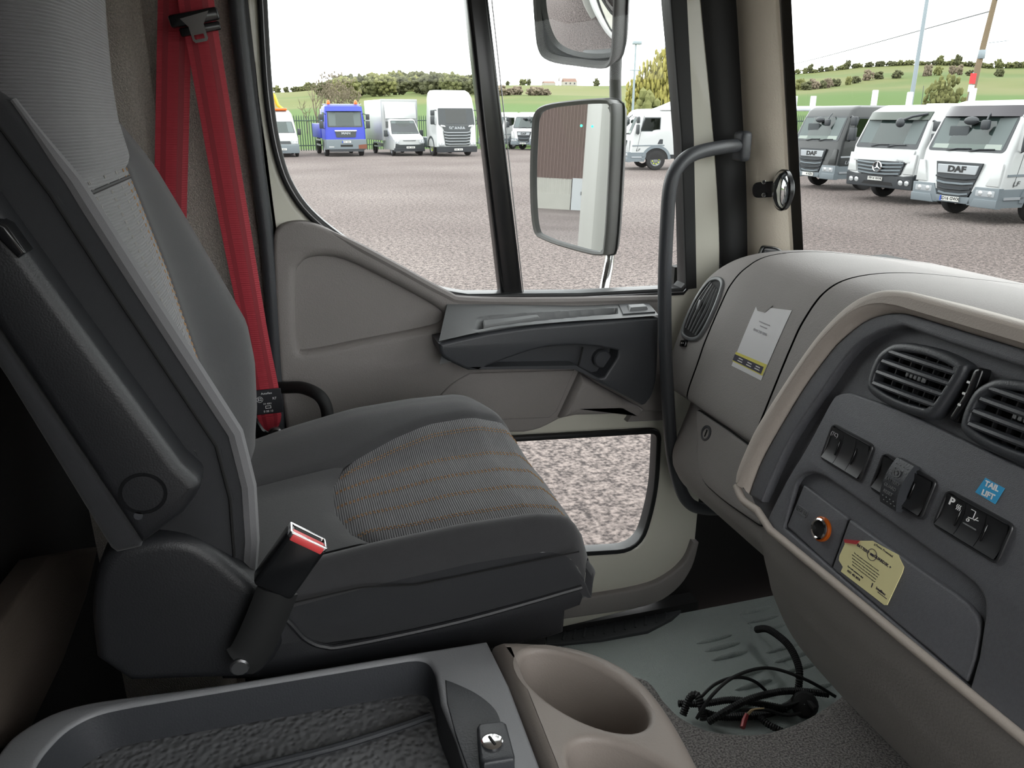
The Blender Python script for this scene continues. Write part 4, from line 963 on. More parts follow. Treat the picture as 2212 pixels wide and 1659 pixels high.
# ---- small black bracket behind the dash top near the screen
ph = thing('phone_cradle', 'small black plastic cradle on the dash top by the pillar', 'cradle', (1.08, 1.37, 1.93))
c0 = AY(1676, 549, 1.42)
MB(frame(c0, (.9, -.35, -.15), (0, 0, 1))).plate(fillet([(-.035, -.03), (.035, -.03), (.03, .002), (.0, .014), (-.03, .012)], .008, 4), h0=-.02, h1=.0, bev=.005).obj('base', 'gloss_black', ph)
MB(frame(c0, (.9, -.35, -.15), (0, 0, 1))).rbox(-.025, -.004, 0, .02, .004, .004, .002).obj('clip', 'dark_plastic', ph)
# ================================================================== centre console
ZC = 1.56
con = thing('console_tray', 'dark grey console tray with pebbled mat and lock', 'console', (0, .6, 1.2))
outl = xy([(1060, 1384), (1055, 1381)], ZC)
far = xy([(1052, 1383), (900, 1407), (700, 1440), (480, 1476), (300, 1500), (190, 1516), (110, 1540), (40, 1580), (0, 1620), (-60, 1720)], ZC)
nr = xy([(1100, 1480), (1168, 1659)], ZC)
# straight line of the split continued towards the driver
d_ = Vector(nr[1])-Vector(nr[0]); endp = Vector(nr[1])+d_*2.2
outline = spl(far, 3) + [(far[-1][0]-.01, .40), (endp.x-.06, .40), (endp.x, endp.y), nr[1], nr[0]]
inner = xy(spl([(880, 1424), (905, 1423), (925, 1430), (938, 1450), (945, 1480)], 4)+[(952, 1520), (985, 1600), (1010, 1680)], ZC)
inner2 = xy(spl([(60, 1700), (75, 1655), (105, 1612), (150, 1570), (210, 1540), (290, 1522)], 4), ZC)
hole = inner + [(inner[-1][0]+.01, .50), (inner2[0][0], .50)] + inner2
MB().plate(outline, [hole], fr=FZ(ZC), h0=-.06, h1=0, bev=.006, hbev=.006, seg=4).obj('rim', 'console_grey', con)
MB().plate(grow(outline, -.004), fr=FZ(ZC-.055), h0=-.308, h1=-.008).obj('body', 'console_dark', con)
MB().plate(grow(hole, .003), fr=FZ(ZC-.052), h0=-.004, h1=0).obj('tray_mat', 'tray_mat', con)
wallm = MB(); hp = [Vector((x, y, 0)) for x, y in hole]
wallm.rings([[Vector((p.x, p.y, ZC-.004)) for p in hp], [Vector((lerp(p.x, .02, .035), lerp(p.y, .66, .035), ZC-.050)) for p in hp]], False, False)
wallm.obj('tray_wall', 'console_dark', con, recalc=False)
rp = [AZ(x, y, ZC-.046) for x, y in [(930, 1546), (840, 1578), (720, 1615), (540, 1660), (380, 1700)]]
MB().tube(spl([tuple(p) for p in rp], 5), .0045, 8).obj('divider_rib', 'console_dark', con)
# recess and latch with key lock
rc = xy(spl([(962, 1470), (985, 1478), (1030, 1500), (1068, 1532), (1085, 1570), (1108, 1640), (1118, 1690)], 4)+[(1020, 1690), (985, 1590), (966, 1520)], ZC)
MB().plate(rc, fr=FZ(ZC), h0=-.01, h1=.0012, bev=.001).obj('latch_recess', 'console_dark', con)
lq = xy([(1030, 1580), (1036, 1571), (1085, 1566), (1094, 1572), (1112, 1640), (1110, 1650), (1046, 1660), (1036, 1650)], ZC+.008)
lt_ = MB().plate(lq, fr=FZ(ZC+.001), h0=0, h1=.014, bev=.004).obj('latch', 'dark_plastic', con)
lc = AZ(1063, 1604, ZC+.015); MB().lathe([(.0115, 0), (.0115, .002), (.0095, .0028), (.001, .0026)], lc, (0, 0, 1), 24).obj('lock', 'chrome', lt_)
MB(frame(lc+Vector((0, 0, .0028)), (-.25, .97, 0), (1, 0, 0))).rbox(-.007, -.0014, -.001, .007, .0014, .0012, .0005, 1).obj('key_slot', 'matt_black', lt_)
# ---- cup holder
cup = thing('cup_holder', 'beige grey cup holder moulding beside the console tray', 'cup holder', (.36, .75, 1.2))
ZU = 1.565
cl = xy([(1062, 1383), (1172, 1640)], ZU); dd = Vector(cl[1])-Vector(cl[0]); ce = Vector(cl[1])+dd*2.0
co = [cl[0]] + xy(spl([(1085, 1376), (1140, 1377), (1220, 1384), (1290, 1402), (1350, 1430), (1392, 1462), (1430, 1505), (1470, 1565), (1510, 1640), (1545, 1720)], 4), ZU)
co = co + [(co[-1][0]+.03, .40), (ce.x, .40), (ce.x, ce.y)]
def ellipse_px(c, a, b): return [(c[0]+a[0]*cos(t)+b[0]*sin(t), c[1]+a[1]*cos(t)+b[1]*sin(t)) for t in [2*pi*i/40 for i in range(40)]]
eh = xy(ellipse_px((1262, 1490), (134, 76), (-40, 46)), ZU)
ecx = sum(p[0] for p in eh)/40; ecy = sum(p[1] for p in eh)/40
sh = AZ(1398, 1716, ZU)-AZ(1262, 1490, ZU); e2 = [(p[0]+sh.x, p[1]+sh.y) for p in eh]
MB().plate(co, [eh, e2], fr=FZ(ZU), h0=-.03, h1=0, bev=.02, hbev=.008, seg=5).obj('top', 'cup_beige', cup)
MB().plate(grow(co, .004), [grow(eh, -.001), grow(e2, -.001)], fr=FZ(ZU-.03), h0=-.338, h1=0).obj('side', 'cup_beige', cup)
for E_ in (eh, e2):
    cx_ = sum(p[0] for p in E_)/40; cy_ = sum(p[1] for p in E_)/40
    rr = [[Vector((lerp(x, cx_, k), lerp(y, cy_, k), ZU+dz)) for x, y in E_] for k, dz in ((-.01, -.008), (.05, -.04), (.12, -.095), (.2, -.10))]
    MB().rings(rr, False, True).obj('cup_well', 'cup_beige', cup, recalc=False)

# ================================================================== cables on the floor
def cab(name, pts, r, label, cat, corr=False, mat='rubber', group=None):
    P = spl([tuple(AZ(x, y, z)) for x, y, z in pts], 10 if not corr else 14)
    if corr:
        # corrugated conduit: alternating radius along equal steps
        L = [0.]
        for a, b in zip(P, P[1:]): L.append(L[-1]+(Vector(b)-Vector(a)).length)
        n = int(L[-1]/.0026); Q = []; k = 0
        for i in range(n+1):
            s = L[-1]*i/n
            while k < len(L)-2 and L[k+1] < s: k += 1
            t = (s-L[k])/max(1e-9, L[k+1]-L[k]); Q.append(Vector(P[k]).lerp(Vector(P[k+1]), t))
        R = [r*(1 if i % 2 else .80) for i in range(len(Q))]
        o = MB().tube(Q, R, 8).obj(name, mat, smooth=0)
    else: o = MB().tube(P, r, 8).obj(name, mat)
    return tag(o, label, cat, group)
F = FLZ+.012
cab('conduit', [(1634, 1360, F+.03), (1660, 1360, F+.06), (1700, 1390, F+.07), (1722, 1430, F+.06), (1727, 1465, F+.04), (1718, 1510, F), (1690, 1530, F), (1640, 1545, F), (1560, 1548, F), (1525, 1540, F)], .0095, 'corrugated black conduit looping up to the dash skirt, end on the mat', 'conduit', True)
cab('conduit', [(1465, 1520, F+.02), (1520, 1520, F+.02), (1580, 1512, F+.015), (1640, 1520, F+.01), (1700, 1532, F+.01)], .0085, 'lower corrugated black conduit lying across the middle of the cable tangle', 'conduit', True)
cab('conduit', [(1475, 1545, F+.03), (1490, 1508, F+.06), (1505, 1502, F+.07), (1514, 1520, F+.06), (1520, 1555, F+.03)], .0095, 'short corrugated conduit bent in a hoop at the left of the tangle', 'conduit', True)
cab('conduit', [(1530, 1560, F), (1570, 1535, F+.03), (1620, 1510, F+.045), (1680, 1495, F+.045), (1730, 1493, F+.04), (1790, 1500, F+.04)], .0085, 'corrugated conduit running right behind the round grommet', 'conduit', True)
cab('conduit', [(1640, 1548, F+.02), (1660, 1565, F+.02), (1690, 1580, F+.02)], .008, 'stub of corrugated conduit behind the red connector', 'conduit', True)
cab('cable', [(1505, 1552, F+.04), (1540, 1500, F+.10), (1590, 1460, F+.13), (1660, 1443, F+.13), (1740, 1468, F+.11), (1805, 1505, F+.08)], .0038, 'smooth black cable arching highest over the tangle', 'cable')
cab('cable', [(1510, 1510, F+.06), (1545, 1478, F+.08), (1590, 1463, F+.09), (1630, 1472, F+.07), (1662, 1500, F+.03)], .0038, 'smooth black cable in a lower arch left of the tall one', 'cable')
cab('cable', [(1600, 1535, F+.03), (1650, 1533, F+.03), (1700, 1545, F+.02), (1745, 1535, F+.02)], .0038, 'smooth black cable lying flat toward the grommet', 'cable')
cab('cable', [(1570, 1512, F+.03), (1640, 1518, F+.03), (1700, 1525, F+.03), (1760, 1498, F+.05)], .0034, 'thin black cable crossing behind the flat one', 'cable')
rcn = thing('red_connector', 'red sleeved connector with cream wires among the cables', 'connector', tuple(AZ(1610, 1560, F)))
MB().tube([tuple(AZ(x, y, z)) for x, y, z in [(1604, 1572, F+.03), (1608, 1556, F+.035), (1614, 1542, F+.045)]], [.0055, .006, .0045], 8).obj('sleeve', 'wire_red', rcn)
for dx in (0, 4): MB().tube(spl([tuple(AZ(x+dx, y, z)) for x, y, z in [(1614, 1543, F+.045), (1624, 1533, F+.06), (1646, 1530, F+.05)]], 4), .0016, 6).obj('wire', 'wire_cream', rcn)
gr_ = thing('rubber_grommet', 'black moulded rubber grommet at the right of the cables', 'grommet', tuple(AZ(1735, 1520, F)))
gq = AZ(1738, 1522, F+.03); MB().lathe([(.028, -.03), (.030, .0), (.024, .009), (.012, .012), (.001, .012)], gq, (-.5, -.5, .6), 18).obj('disc', 'rubber', gr_)
MB(frame(gq+Vector((.01, -.01, .01)), (0, -1, 0), (0, 0, 1))).rbox(-.02, -.004, 0, .02, .006, .01, .002).obj('clip', 'rubber', gr_)
# ================================================================== exterior mirrors (outside the passenger window)
def APL(x, y, p0, n): d = ray(x, y); return CAM + d*((p0-CAM).dot(n)/d.dot(n))
def ext_mirror(root, outl, c_px, dist_y, n, depth, glass_in, curve=None, fillr=.02):
    n = Vector(n).normalized(); p0 = AY(c_px[0], c_px[1], dist_y)
    hx = Vector((-n.y, n.x, 0)).normalized(); hx = hx if hx.x > 0 else -hx; hy = n.cross(hx); hy = hy if hy.z > 0 else -hy
    Q = []
    for x, y in outl: q = APL(x, y, p0, n)-p0; Q.append((q.dot(hx), q.dot(hy)))
    Q = spl(Q, 4, True)
    fr = lambda a, b, h: p0+hx*a+hy*b+n*h
    g = grow(Q, -glass_in)
    cx_ = sum(p[0] for p in Q)/len(Q); cy_ = sum(p[1] for p in Q)/len(Q)
    rings = [[fr(a, b, h) for a, b in g] for h in (-.012,)] + [[fr(a, b, .006) for a, b in grow(g, .003)], [fr(a, b, .010) for a, b in grow(Q, -.004)], [fr(a, b, .004) for a, b in Q]]
    for k, h in ((1.0, -.01), (1.0, -depth*.55), (.95, -depth*.8), (.82, -depth), (.5, -depth*1.06)):
        rings.append([fr(lerp(cx_, a, k), lerp(cy_, b, k), h) for a, b in Q])
    MB().rings(rings, False, True).obj('housing', 'mirror_shell', root)
    rb = [fr(a, b, -depth*.5) for a, b in grow(Q, .0015)]; MB().tube(rb+[rb[0]], .0028, 6).obj('housing_seam', 'seal_black', root)
    if curve:
        xs = [p[0] for p in g]; ys = [p[1] for p in g]; m = MB(); N = len(g); rr = 10
        cgx, cgy = sum(xs)/N, sum(ys)/N
        rings = []
        for k in range(rr, 0, -1):
            rings.append([(lambda a, b: fr(a, b, -.008+.012-((a-cgx)**2+(b-cgy)**2)/(2*curve)))(lerp(cgx, a, k/rr), lerp(cgy, b, k/rr)) for a, b in grow(g, .002)])
        rings.append([fr(cgx, cgy, .004)]*N); m.rings(rings, False, False); m.obj('glass', 'mirror', root, recalc=False, smooth=80)
    else:
        MB().plate(grow(g, .002), fr=fr, h0=-.010, h1=-.004).obj('glass', 'mirror', root, smooth=0)
    return p0, n, fr
lm_ = thing('side_mirror', 'lower rectangular flat side mirror reflecting the brown shed', 'mirror', tuple(AY(1310, 560, 1.93)), group=None)
NL = Vector((-.825, -.564, .041))
ext_mirror(lm_, [(1147, 400), (1150, 290), (1156, 246), (1180, 226), (1245, 216), (1305, 213), (1322, 220), (1328, 245), (1322, 400), (1313, 530), (1300, 552), (1240, 540), (1178, 519), (1154, 495)], (1236, 385), 1.93, NL, .085, .013)
MB().tube(spl([tuple(AY(x, y, Y)) for x, y, Y in [(1318, 550, 1.93), (1314, 580, 1.92), (1306, 620, 1.89), (1296, 680, 1.80), (1290, 740, 1.70)]], 5), .0135, 12).obj('lower_arm', 'chrome', lm_)
um_ = thing('wide_angle_mirror', 'upper curved wide-angle mirror, cut by the top of the picture', 'mirror', tuple(AY(1330, 150, 1.93)))
NU = Vector((-.78, -.54, -.42))
ext_mirror(um_, [(1152, -40), (1156, 40), (1164, 104), (1188, 131), (1250, 142), (1300, 147), (1320, 140), (1330, 110), (1334, 30), (1336, -60), (1330, -130), (1300, -150), (1180, -140), (1155, -110)], (1240, 10), 1.93, NU, .085, .013, curve=.42)
MB().tube([tuple(AY(1331, 120, 1.95)), tuple(AY(1329, 175, 1.95)), tuple(AY(1330, 240, 1.95))], .0155, 12).obj('linking_arm', 'mirror_shell', um_)
# ---- this truck's own bodywork behind the cab, seen in the mirrors
own = thing('box_truck', "white body side of this truck seen in the side mirrors", 'truck body', (-3.5, .6, 0))
M('white_paint', (226, 227, 224), .3, coat=.4); M('white_dull', (150, 149, 143), .5, var=(3, .05))
MB().rbox(-7.2, -.55, 1.05, -.80, 1.84, 3.4, .03).obj('box', 'white_dull', own)
MB().box(-7.2, -.3, .75, -.72, 1.4, .98).obj('chassis', 'rubber', own, smooth=0)
MB().rbox(-2.6, 1.35, .45, -1.5, 1.80, .95, .06).obj('fuel_tank', 'dark_plastic', own)
MB().rbox(-5.9, 1.3, .62, -4.3, 1.86, 1.04, .08).obj('mudguard', 'dark_plastic', own)
MB().lathe([(.2, -.12), (.48, -.12), (.5, -.08), (.5, .1), (.48, .13), (.3, .13), (.1, .08)], (-5.1, 1.66, .5), (0, 1, 0), 28, True, True).obj('wheel', 'rubber', own)
tag(MB().rbox(-.62, 1.665, .55, -.035, 1.70, 2.72, .015).obj('wall_left_outer', 'white_paint'), 'white outer cab panel behind the passenger door, seen in the mirrors', 'wall', kind='structure')
MB().grid(lambda u, v: (wsx(lerp(1.46, -.44, u), 1.80)+.005+.10*v, lerp(1.46, -.44, u), lerp(1.80, 1.70, v)), 20, 4).obj('scuttle', 'white_paint', ws, recalc=False)
lq_ = AY(1262, 272, 1.90); MB().disc(lq_-ray(1262, 272).normalized()*.0+NL.normalized()*.012, NL.normalized(), .003, .002, 10).obj('warning_lamp', 'led_green', lm_)
# ================================================================== industrial shed behind the truck (seen in the lower mirror)
shed = thing('shed', 'brown corrugated shed with white lower wall, seen in the lower side mirror', 'shed', (-45, 4, 0))
M('cladding_brown', (84, 68, 62), .6); M('shed_white', (140, 138, 130), .7, var=(2, .08)); M('roller_green', (92, 112, 104), .5); M('door_white', (150, 152, 152), .5)
def clad(u, v):
    y = lerp(-14, 22, u); t = (y/.2) % 1.0; d = .05*(sst(.0, .18, t)-sst(.5, .68, t)); return (-45-.02+d, y, lerp(1.8, 9.5, v))
c = MB(); c.grid(clad, 36*5*8, 1); c.obj('cladding', 'cladding_brown', shed, recalc=False, smooth=0)
MB().box(-55, -14, 9.4, -44.9, 22, 9.6).obj('roof', 'cladding_brown', shed, smooth=0)
MB().box(-55, -14, 0, -45.15, 22, 9.4).obj('hall', 'cladding_brown', shed, smooth=0)
def wallw(u, v):
    y = lerp(2.15, 22, u); t = (y/.25) % 1.0; d = .025*(sst(.0, .12, t)-sst(.5, .62, t)); return (-45+d, y, lerp(.9, 1.8, v))
c = MB(); c.grid(wallw, 80*8, 1); c.obj('upper_white_sheet', 'shed_white', shed, recalc=False, smooth=0)
for i in range(7): MB().box(-45.1, 2.15+2.6*i, 0, -44.93, 2.15+2.6*i+2.55, .9).obj('wall_block', 'shed_white', shed, smooth=0)
d_ = MB().box(-45.1, 1.42, 0, -44.94, 2.10, 1.86).obj('door_leaf', 'door_white', shed, smooth=0)
MB().box(-44.94, 1.52, .9, -44.91, 1.56, 1.1).obj('handle', 'rubber', d_, smooth=0)
for i in range(26): MB().box(-45.0, -2.9, .02+.14*i, -44.93, 1.38, .02+.14*i+.12).obj('shutter_slat', 'roller_green', shed, smooth=0)
MB().box(-45.05, -3.0, 3.66, -44.85, 1.5, 3.85).obj('shutter_box', 'matt_black', shed, smooth=0)
# ================================================================== yard, fields and hills
def gravel():
    m = bpy.data.materials.new('gravel'); m.use_nodes = True; MATS['gravel'] = m
    nt = m.node_tree; b = nt.nodes['Principled BSDF']; L = nt.links.new; b.inputs['Roughness'].default_value = .95; b.inputs['Specular IOR Level'].default_value = .2
    tc = nt.nodes.new('ShaderNodeTexCoord')
    def noise(s, d, dist=0.):
        n = nt.nodes.new('ShaderNodeTexNoise'); n.inputs['Scale'].default_value = s; n.inputs['Detail'].default_value = d; n.inputs['Distortion'].default_value = dist; L(tc.outputs['Object'], n.inputs['Vector']); return n
    a = noise(.12, 6); f = noise(34, 9); v = nt.nodes.new('ShaderNodeTexVoronoi'); v.inputs['Scale'].default_value = 55; L(tc.outputs['Object'], v.inputs['Vector'])
    g = noise(13, 10, .2); h = noise(.9, 4); s1 = nt.nodes.new('ShaderNodeMath'); s1.operation = 'MULTIPLY_ADD'; s1.inputs[1].default_value = .42; L(g.outputs[0], s1.inputs[0])
    s2 = nt.nodes.new('ShaderNodeMath'); s2.operation = 'MULTIPLY'; s2.inputs[1].default_value = .58; L(f.outputs[0], s2.inputs[0]); L(s2.outputs[0], s1.inputs[2])
    r1 = nt.nodes.new('ShaderNodeValToRGB'); e = r1.color_ramp.elements; e[0].position = .41; e[0].color = rgb((60, 56, 56)); e[1].position = .60; e[1].color = rgb((134, 127, 124))
    L(s1.outputs[0], r1.inputs[0])
    r2 = nt.nodes.new('ShaderNodeValToRGB'); e = r2.color_ramp.elements; e[0].position = .35; e[0].color = rgb((205, 196, 194)); e[1].position = .68; e[1].color = rgb((255, 250, 247))
    L(a.outputs[0], r2.inputs[0])
    mx = nt.nodes.new('ShaderNodeMix'); mx.data_type = 'RGBA'; mx.blend_type = 'MULTIPLY'; mx.inputs[0].default_value = 1
    L(r1.outputs[0], mx.inputs[6]); L(r2.outputs[0], mx.inputs[7])
    r3 = nt.nodes.new('ShaderNodeValToRGB'); e = r3.color_ramp.elements; e[0].position = .0; e[0].color = rgb((176, 170, 160)); e[1].position = .16; e[1].color = (0, 0, 0, 1)
    L(v.outputs[0], r3.inputs[0])
    ad = nt.nodes.new('ShaderNodeMix'); ad.data_type = 'RGBA'; ad.blend_type = 'ADD'; ad.inputs[0].default_value = .16
    L(mx.outputs[2], ad.inputs[6]); L(r3.outputs[0], ad.inputs[7]); L(ad.outputs[2], b.inputs['Base Color'])
    bp = nt.nodes.new('ShaderNodeBump'); bp.inputs['Strength'].default_value = .6; bp.inputs['Distance'].default_value = .05; L(f.outputs[0], bp.inputs['Height']); L(bp.outputs[0], b.inputs['Normal'])
gravel()
yard = MB().plate([(-70, -60), (75, -60), (75, 60), (-70, 60)], fr=FZ(0), h0=-.2, h1=0).obj('ground', 'gravel', smooth=0)
tag(yard, 'wide grey-brown gravel yard outside the truck', 'gravel yard', kind='structure')
# skyline of the hills as elevation (photo row) over photo column
SKY = [(-400, 216), (300, 214), (620, 212), (700, 205), (800, 200), (900, 197), (1000, 196), (1090, 192), (1200, 192), (1320, 194), (1500, 188), (1690, 178), (1760, 175), (1850, 168), (1950, 167), (2050, 170), (2120, 177), (2300, 178), (3000, 185)]
RH = 420.
def sky_z(az):
    # column of that azimuth at the horizon
    d = Vector((sin(az), cos(az), 0)); zc = d.dot(VF); x = CX+FPX*d.dot(VR)/zc if zc > .15 else (3000 if d.dot(VR) > 0 else -400)
    y = interp(max(-400, min(3000, x)), SKY)
    return max(5., 2.2+(258-y)/FPX*RH*.97)
def hill(az, r):
    t = max(0., (r-58)/(RH-58)); return sky_z(az)*(t**1.25 if t < 1 else 1-.0*(t-1)) + (0.6*sin(r*.05+az*7) if t > .1 else 0)*min(1, t)
def hill_mat():
    m = ramp_mat('meadow', 'noise', .012, [(0., (63, 78, 31)), (.42, (69, 83, 34)), (.52, (83, 88, 44)), (.62, (88, 90, 51)), (1., (74, 82, 38))], rough=1., detail=7, distort=.6)
    nt = m.node_tree; b = nt.nodes['Principled BSDF']; L = nt.links.new
    src = b.inputs['Base Color'].links[0].from_socket
    tc = nt.nodes.new('ShaderNodeTexCoord'); ln = nt.nodes.new('ShaderNodeVectorMath'); ln.operation = 'LENGTH'; L(tc.outputs['Object'], ln.inputs[0])
    # field strips by distance from the yard: lush near meadow, drier pasture above
    nz = nt.nodes.new('ShaderNodeTexNoise'); nz.inputs['Scale'].default_value = .02; L(tc.outputs['Object'], nz.inputs['Vector'])
    ma = nt.nodes.new('ShaderNodeMath'); ma.operation = 'MULTIPLY_ADD'; ma.inputs[1].default_value = 60; L(nz.outputs[0], ma.inputs[0]); L(ln.outputs[1], ma.inputs[2])
    mr = nt.nodes.new('ShaderNodeMapRange'); mr.inputs[1].default_value = 215; mr.inputs[2].default_value = 232; L(ma.outputs[0], mr.inputs[0])
    mx = nt.nodes.new('ShaderNodeMix'); mx.data_type = 'RGBA'; mx.inputs[6].default_value = rgb((60, 83, 26)); L(mr.outputs[0], mx.inputs[0]); L(src, mx.inputs[7]); L(mx.outputs[2], b.inputs['Base Color'])
hill_mat()
def hfn(u, v):
    az = lerp(-pi, pi, u); r = 52*(900/52)**v if v < 1 else 900
    return (r*sin(az), r*cos(az), hill(az, r)-.03)
tag(MB().grid(hfn, 256, 56, True).obj('ground_hills', 'meadow', recalc=False, smooth=80), 'green pasture hills rising beyond the yard', 'hill', kind='structure')
# ================================================================== parked vehicles
M('truck_white', (164, 166, 166), .35, coat=.5); M('truck_black', (15, 19, 20), .4, coat=.15); M('truck_blue', (12, 36, 150), .45, coat=.08)
M('truck_grey', (96, 104, 109), .5); M('truck_dark', (38, 42, 46), .5); M('visor_smoke', (44, 40, 46), .25); M('visor_green', (46, 56, 48), .25)
M('truck_silver', (150, 154, 158), .35, metal=.3); M('tyre', (26, 26, 27), .85); M('rim_steel', (120, 122, 124), .45, metal=.4); M('nut_yellow', (190, 214, 40), .5)
M('lamp_lens', (176, 180, 182), .15, metal=.4); M('plate_white', (190, 190, 186), .5); M('plate_yellow', (200, 180, 60), .5); M('plate_ink', (20, 20, 22), .5); M('eu_blue', (30, 70, 170), .5)
M('beacon_orange', (232, 92, 20), .3); M('crane_yellow', (214, 158, 30), .5); M('rust_brown', (104, 60, 44), .8); M('hi_red', (206, 44, 46), .5); M('amber_lens', (220, 120, 30), .3)
M('cab_inside', (84, 92, 92), .8); M('cab_shelf', (130, 138, 132), .8); M('seat_inside', (58, 62, 64), .9); M('tank_white', (186, 186, 182), .4)
glass_mat('truck_glass', (.62, .70, .68), 1.4); glass_mat('truck_glass_dark', (.22, .26, .28), 1.6)
wt = MB().lathe([(.26, -.11), (.40, -.12), (.44, -.10), (.455, -.06), (.455, .07), (.44, .11), (.40, .125), (.27, .115)], (0, 0, 0), (1, 0, 0), 28).mesh('tyre'); wt.materials.append(MATS['tyre'])
wr_ = MB().lathe([(.28, .10), (.265, .112), (.25, .06), (.20, .03), (.15, .06), (.12, .075), (.09, .09), (.001, .09)], (0, 0, 0), (1, 0, 0), 24).mesh('rim'); wr_.materials.append(MATS['rim_steel'])
wb_ = MB().disc((0, 0, 0), (1, 0, 0), .27, .02, 20).mesh('hub_back'); wb_.materials.append(MATS['tyre'])
wn = MB().disc((0, 0, 0), (1, 0, 0), .026, .05, 6).mesh('wheel_nut'); wn.materials.append(MATS['nut_yellow'])
wn2 = MB().disc((0, 0, 0), (1, 0, 0), .018, .03, 6).mesh('wheel_nut'); wn2.materials.append(MATS['rim_steel'])
def wheel(root, x, y, r, side, nuts=False, detail=True):
    s = r/.455; m = Matrix.Translation((x, y, r)) @ Matrix.Diagonal((s*side, s, s, 1))
    o = share('wheel', wt, root, m)
    if detail:
        share('rim', wr_, o, Matrix.Identity(4)); share('hub_back', wb_, o, Matrix.Translation((-.03, 0, 0)))
        for k in range(8):
            a = 2*pi*k/8+.2; share('wheel_nut', wn if nuts else wn2, o, Matrix.Translation((.055, .165*cos(a), .165*sin(a))))
    return o
def plate_no(root, x, y, z, txt, w=.52, eu=False, mat='plate_white'):
    p = MB().box(x-w/2, y-.02, z-.056, x+w/2, y, z+.056).obj('number_plate', mat, root, True, smooth=0)
    if eu: MB().box(x-w/2, y-.022, z-.056, x-w/2+.05, y-.001, z+.056).obj('plate_band', 'eu_blue', p, True, smooth=0)
    if txt: text(txt, .105, Matrix.Translation((x+.02, y-.022, z)) @ Matrix.Rotation(pi/2, 4, 'X'), 'plate_ink', p, ext=.001, bold=.003, local=True)
    else:
        for i in range(7):
            if i == 3: continue
            MB().box(x-w*.40+w*.115*i, y-.024, z-.032, x-w*.40+w*.115*i+w*.06, y-.019, z+.032).obj('plate_character', 'plate_ink', p, True, smooth=0)
    return p
class Cab:
    def __init__(s, root, W, L, fz, zs, col, rc=.16, rback=.05):
        s.r = root; s.W = W; s.L = L; s.fz = fz; s.col = col; s.rc = rc
        rings = []
        for z, w, lb in zs:
            y = s.f(z); P_ = fillet([(-w, y), (w, y), (w, lb), (-w, lb)], [rc, rc, rback, rback], 4); rings.append([(a, b, z) for a, b in P_])
        s.body = MB().rings(rings).obj('cab', col, root, True, smooth=30)
    def f(s, z): return interp(z, s.fz)
    def FP(s, a, b, h): return (a, s.f(b)-h, b)
    def front(s, name, poly, mat, h0=-.02, h1=.015, bev=0., holes=(), parent=None): return MB().plate(poly, list(holes), fr=s.FP, h0=h0, h1=h1, bev=bev).obj(name, mat, parent or s.r, True)
    def side(s, name, poly, mat, sd, h0=-.01, h1=.012, w=None, parent=None, holes=(), bev=0.):
        w = w or s.W; return MB().plate(poly, list(holes), fr=lambda a, b, h: (sd*(w+h), a, b), h0=h0, h1=h1, bev=bev).obj(name, mat, parent or s.r, True)
    def screen(s, x, z0, z1, mat='truck_glass', tin=.0, n=8, m=6):
        # recessed interior box is suggested by dark backing behind tinted glass
        g = MB(); g.grid(lambda u, v: (lerp(-x+tin*0, x, u)*lerp(1, 1-tin, v), s.f(lerp(z0, z1, v))-.016+.05*(2*u-1)**4, lerp(z0, z1, v)), n, m)
        return g.obj('windscreen', mat, s.r, True, recalc=False)
def mirrors(root, x, y, z, sd, h1=.30, h2=.42, mat='truck_dark'):
    o = MB().rbox(x-.11, y-.02, z+.02, x+.11, y+.10, z+h1, .03).obj('door_mirror', mat, root, True)
    MB().rbox(x-.12, y-.02, z-.04-h2, x+.12, y+.10, z-.04, .03).obj('door_mirror', mat, root, True)
    MB().tube([(x-sd*.05, y+.06, z+h1*.9), (x-sd*.22, y+.12, z+h1+.02), (x-sd*.34, y+.16, z+h1-.02)], .025, 6).obj('mirror_arm', mat, root, True)
    MB().tube([(x-sd*.05, y+.06, z-h2), (x-sd*.2, y+.12, z-h2-.06), (x-sd*.34, y+.16, z-h2-.02)], .02, 6).obj('mirror_arm', mat, root, True)
def lamp(cab, x0, z0, x1, z1, par=None):
    o = cab.front('headlamp', rrect(x0, z0, x1, z1, .03), 'truck_silver', -.02, .03)
    n = 2
    for k in range(n):
        cx_ = lerp(x0, x1, (k+.5)/n); rr = min(abs(x1-x0)/n*.46, abs(z1-z0)*.44); p = cab.FP(cx_, (z0+z1)/2, .03)
        MB().ball((p[0], p[1]+.005, p[2]), rr, .02, rr, 10, 6).obj('lens', 'lamp_lens', o, True)
    return o
def steering(root, x, y, z):
    MB().tube([(x+.22*cos(2*pi*i/20), y+.10*sin(2*pi*i/20), z+.18*sin(2*pi*i/20)) for i in range(21)], .018, 6).obj('steering_wheel', 'truck_dark', root, True)

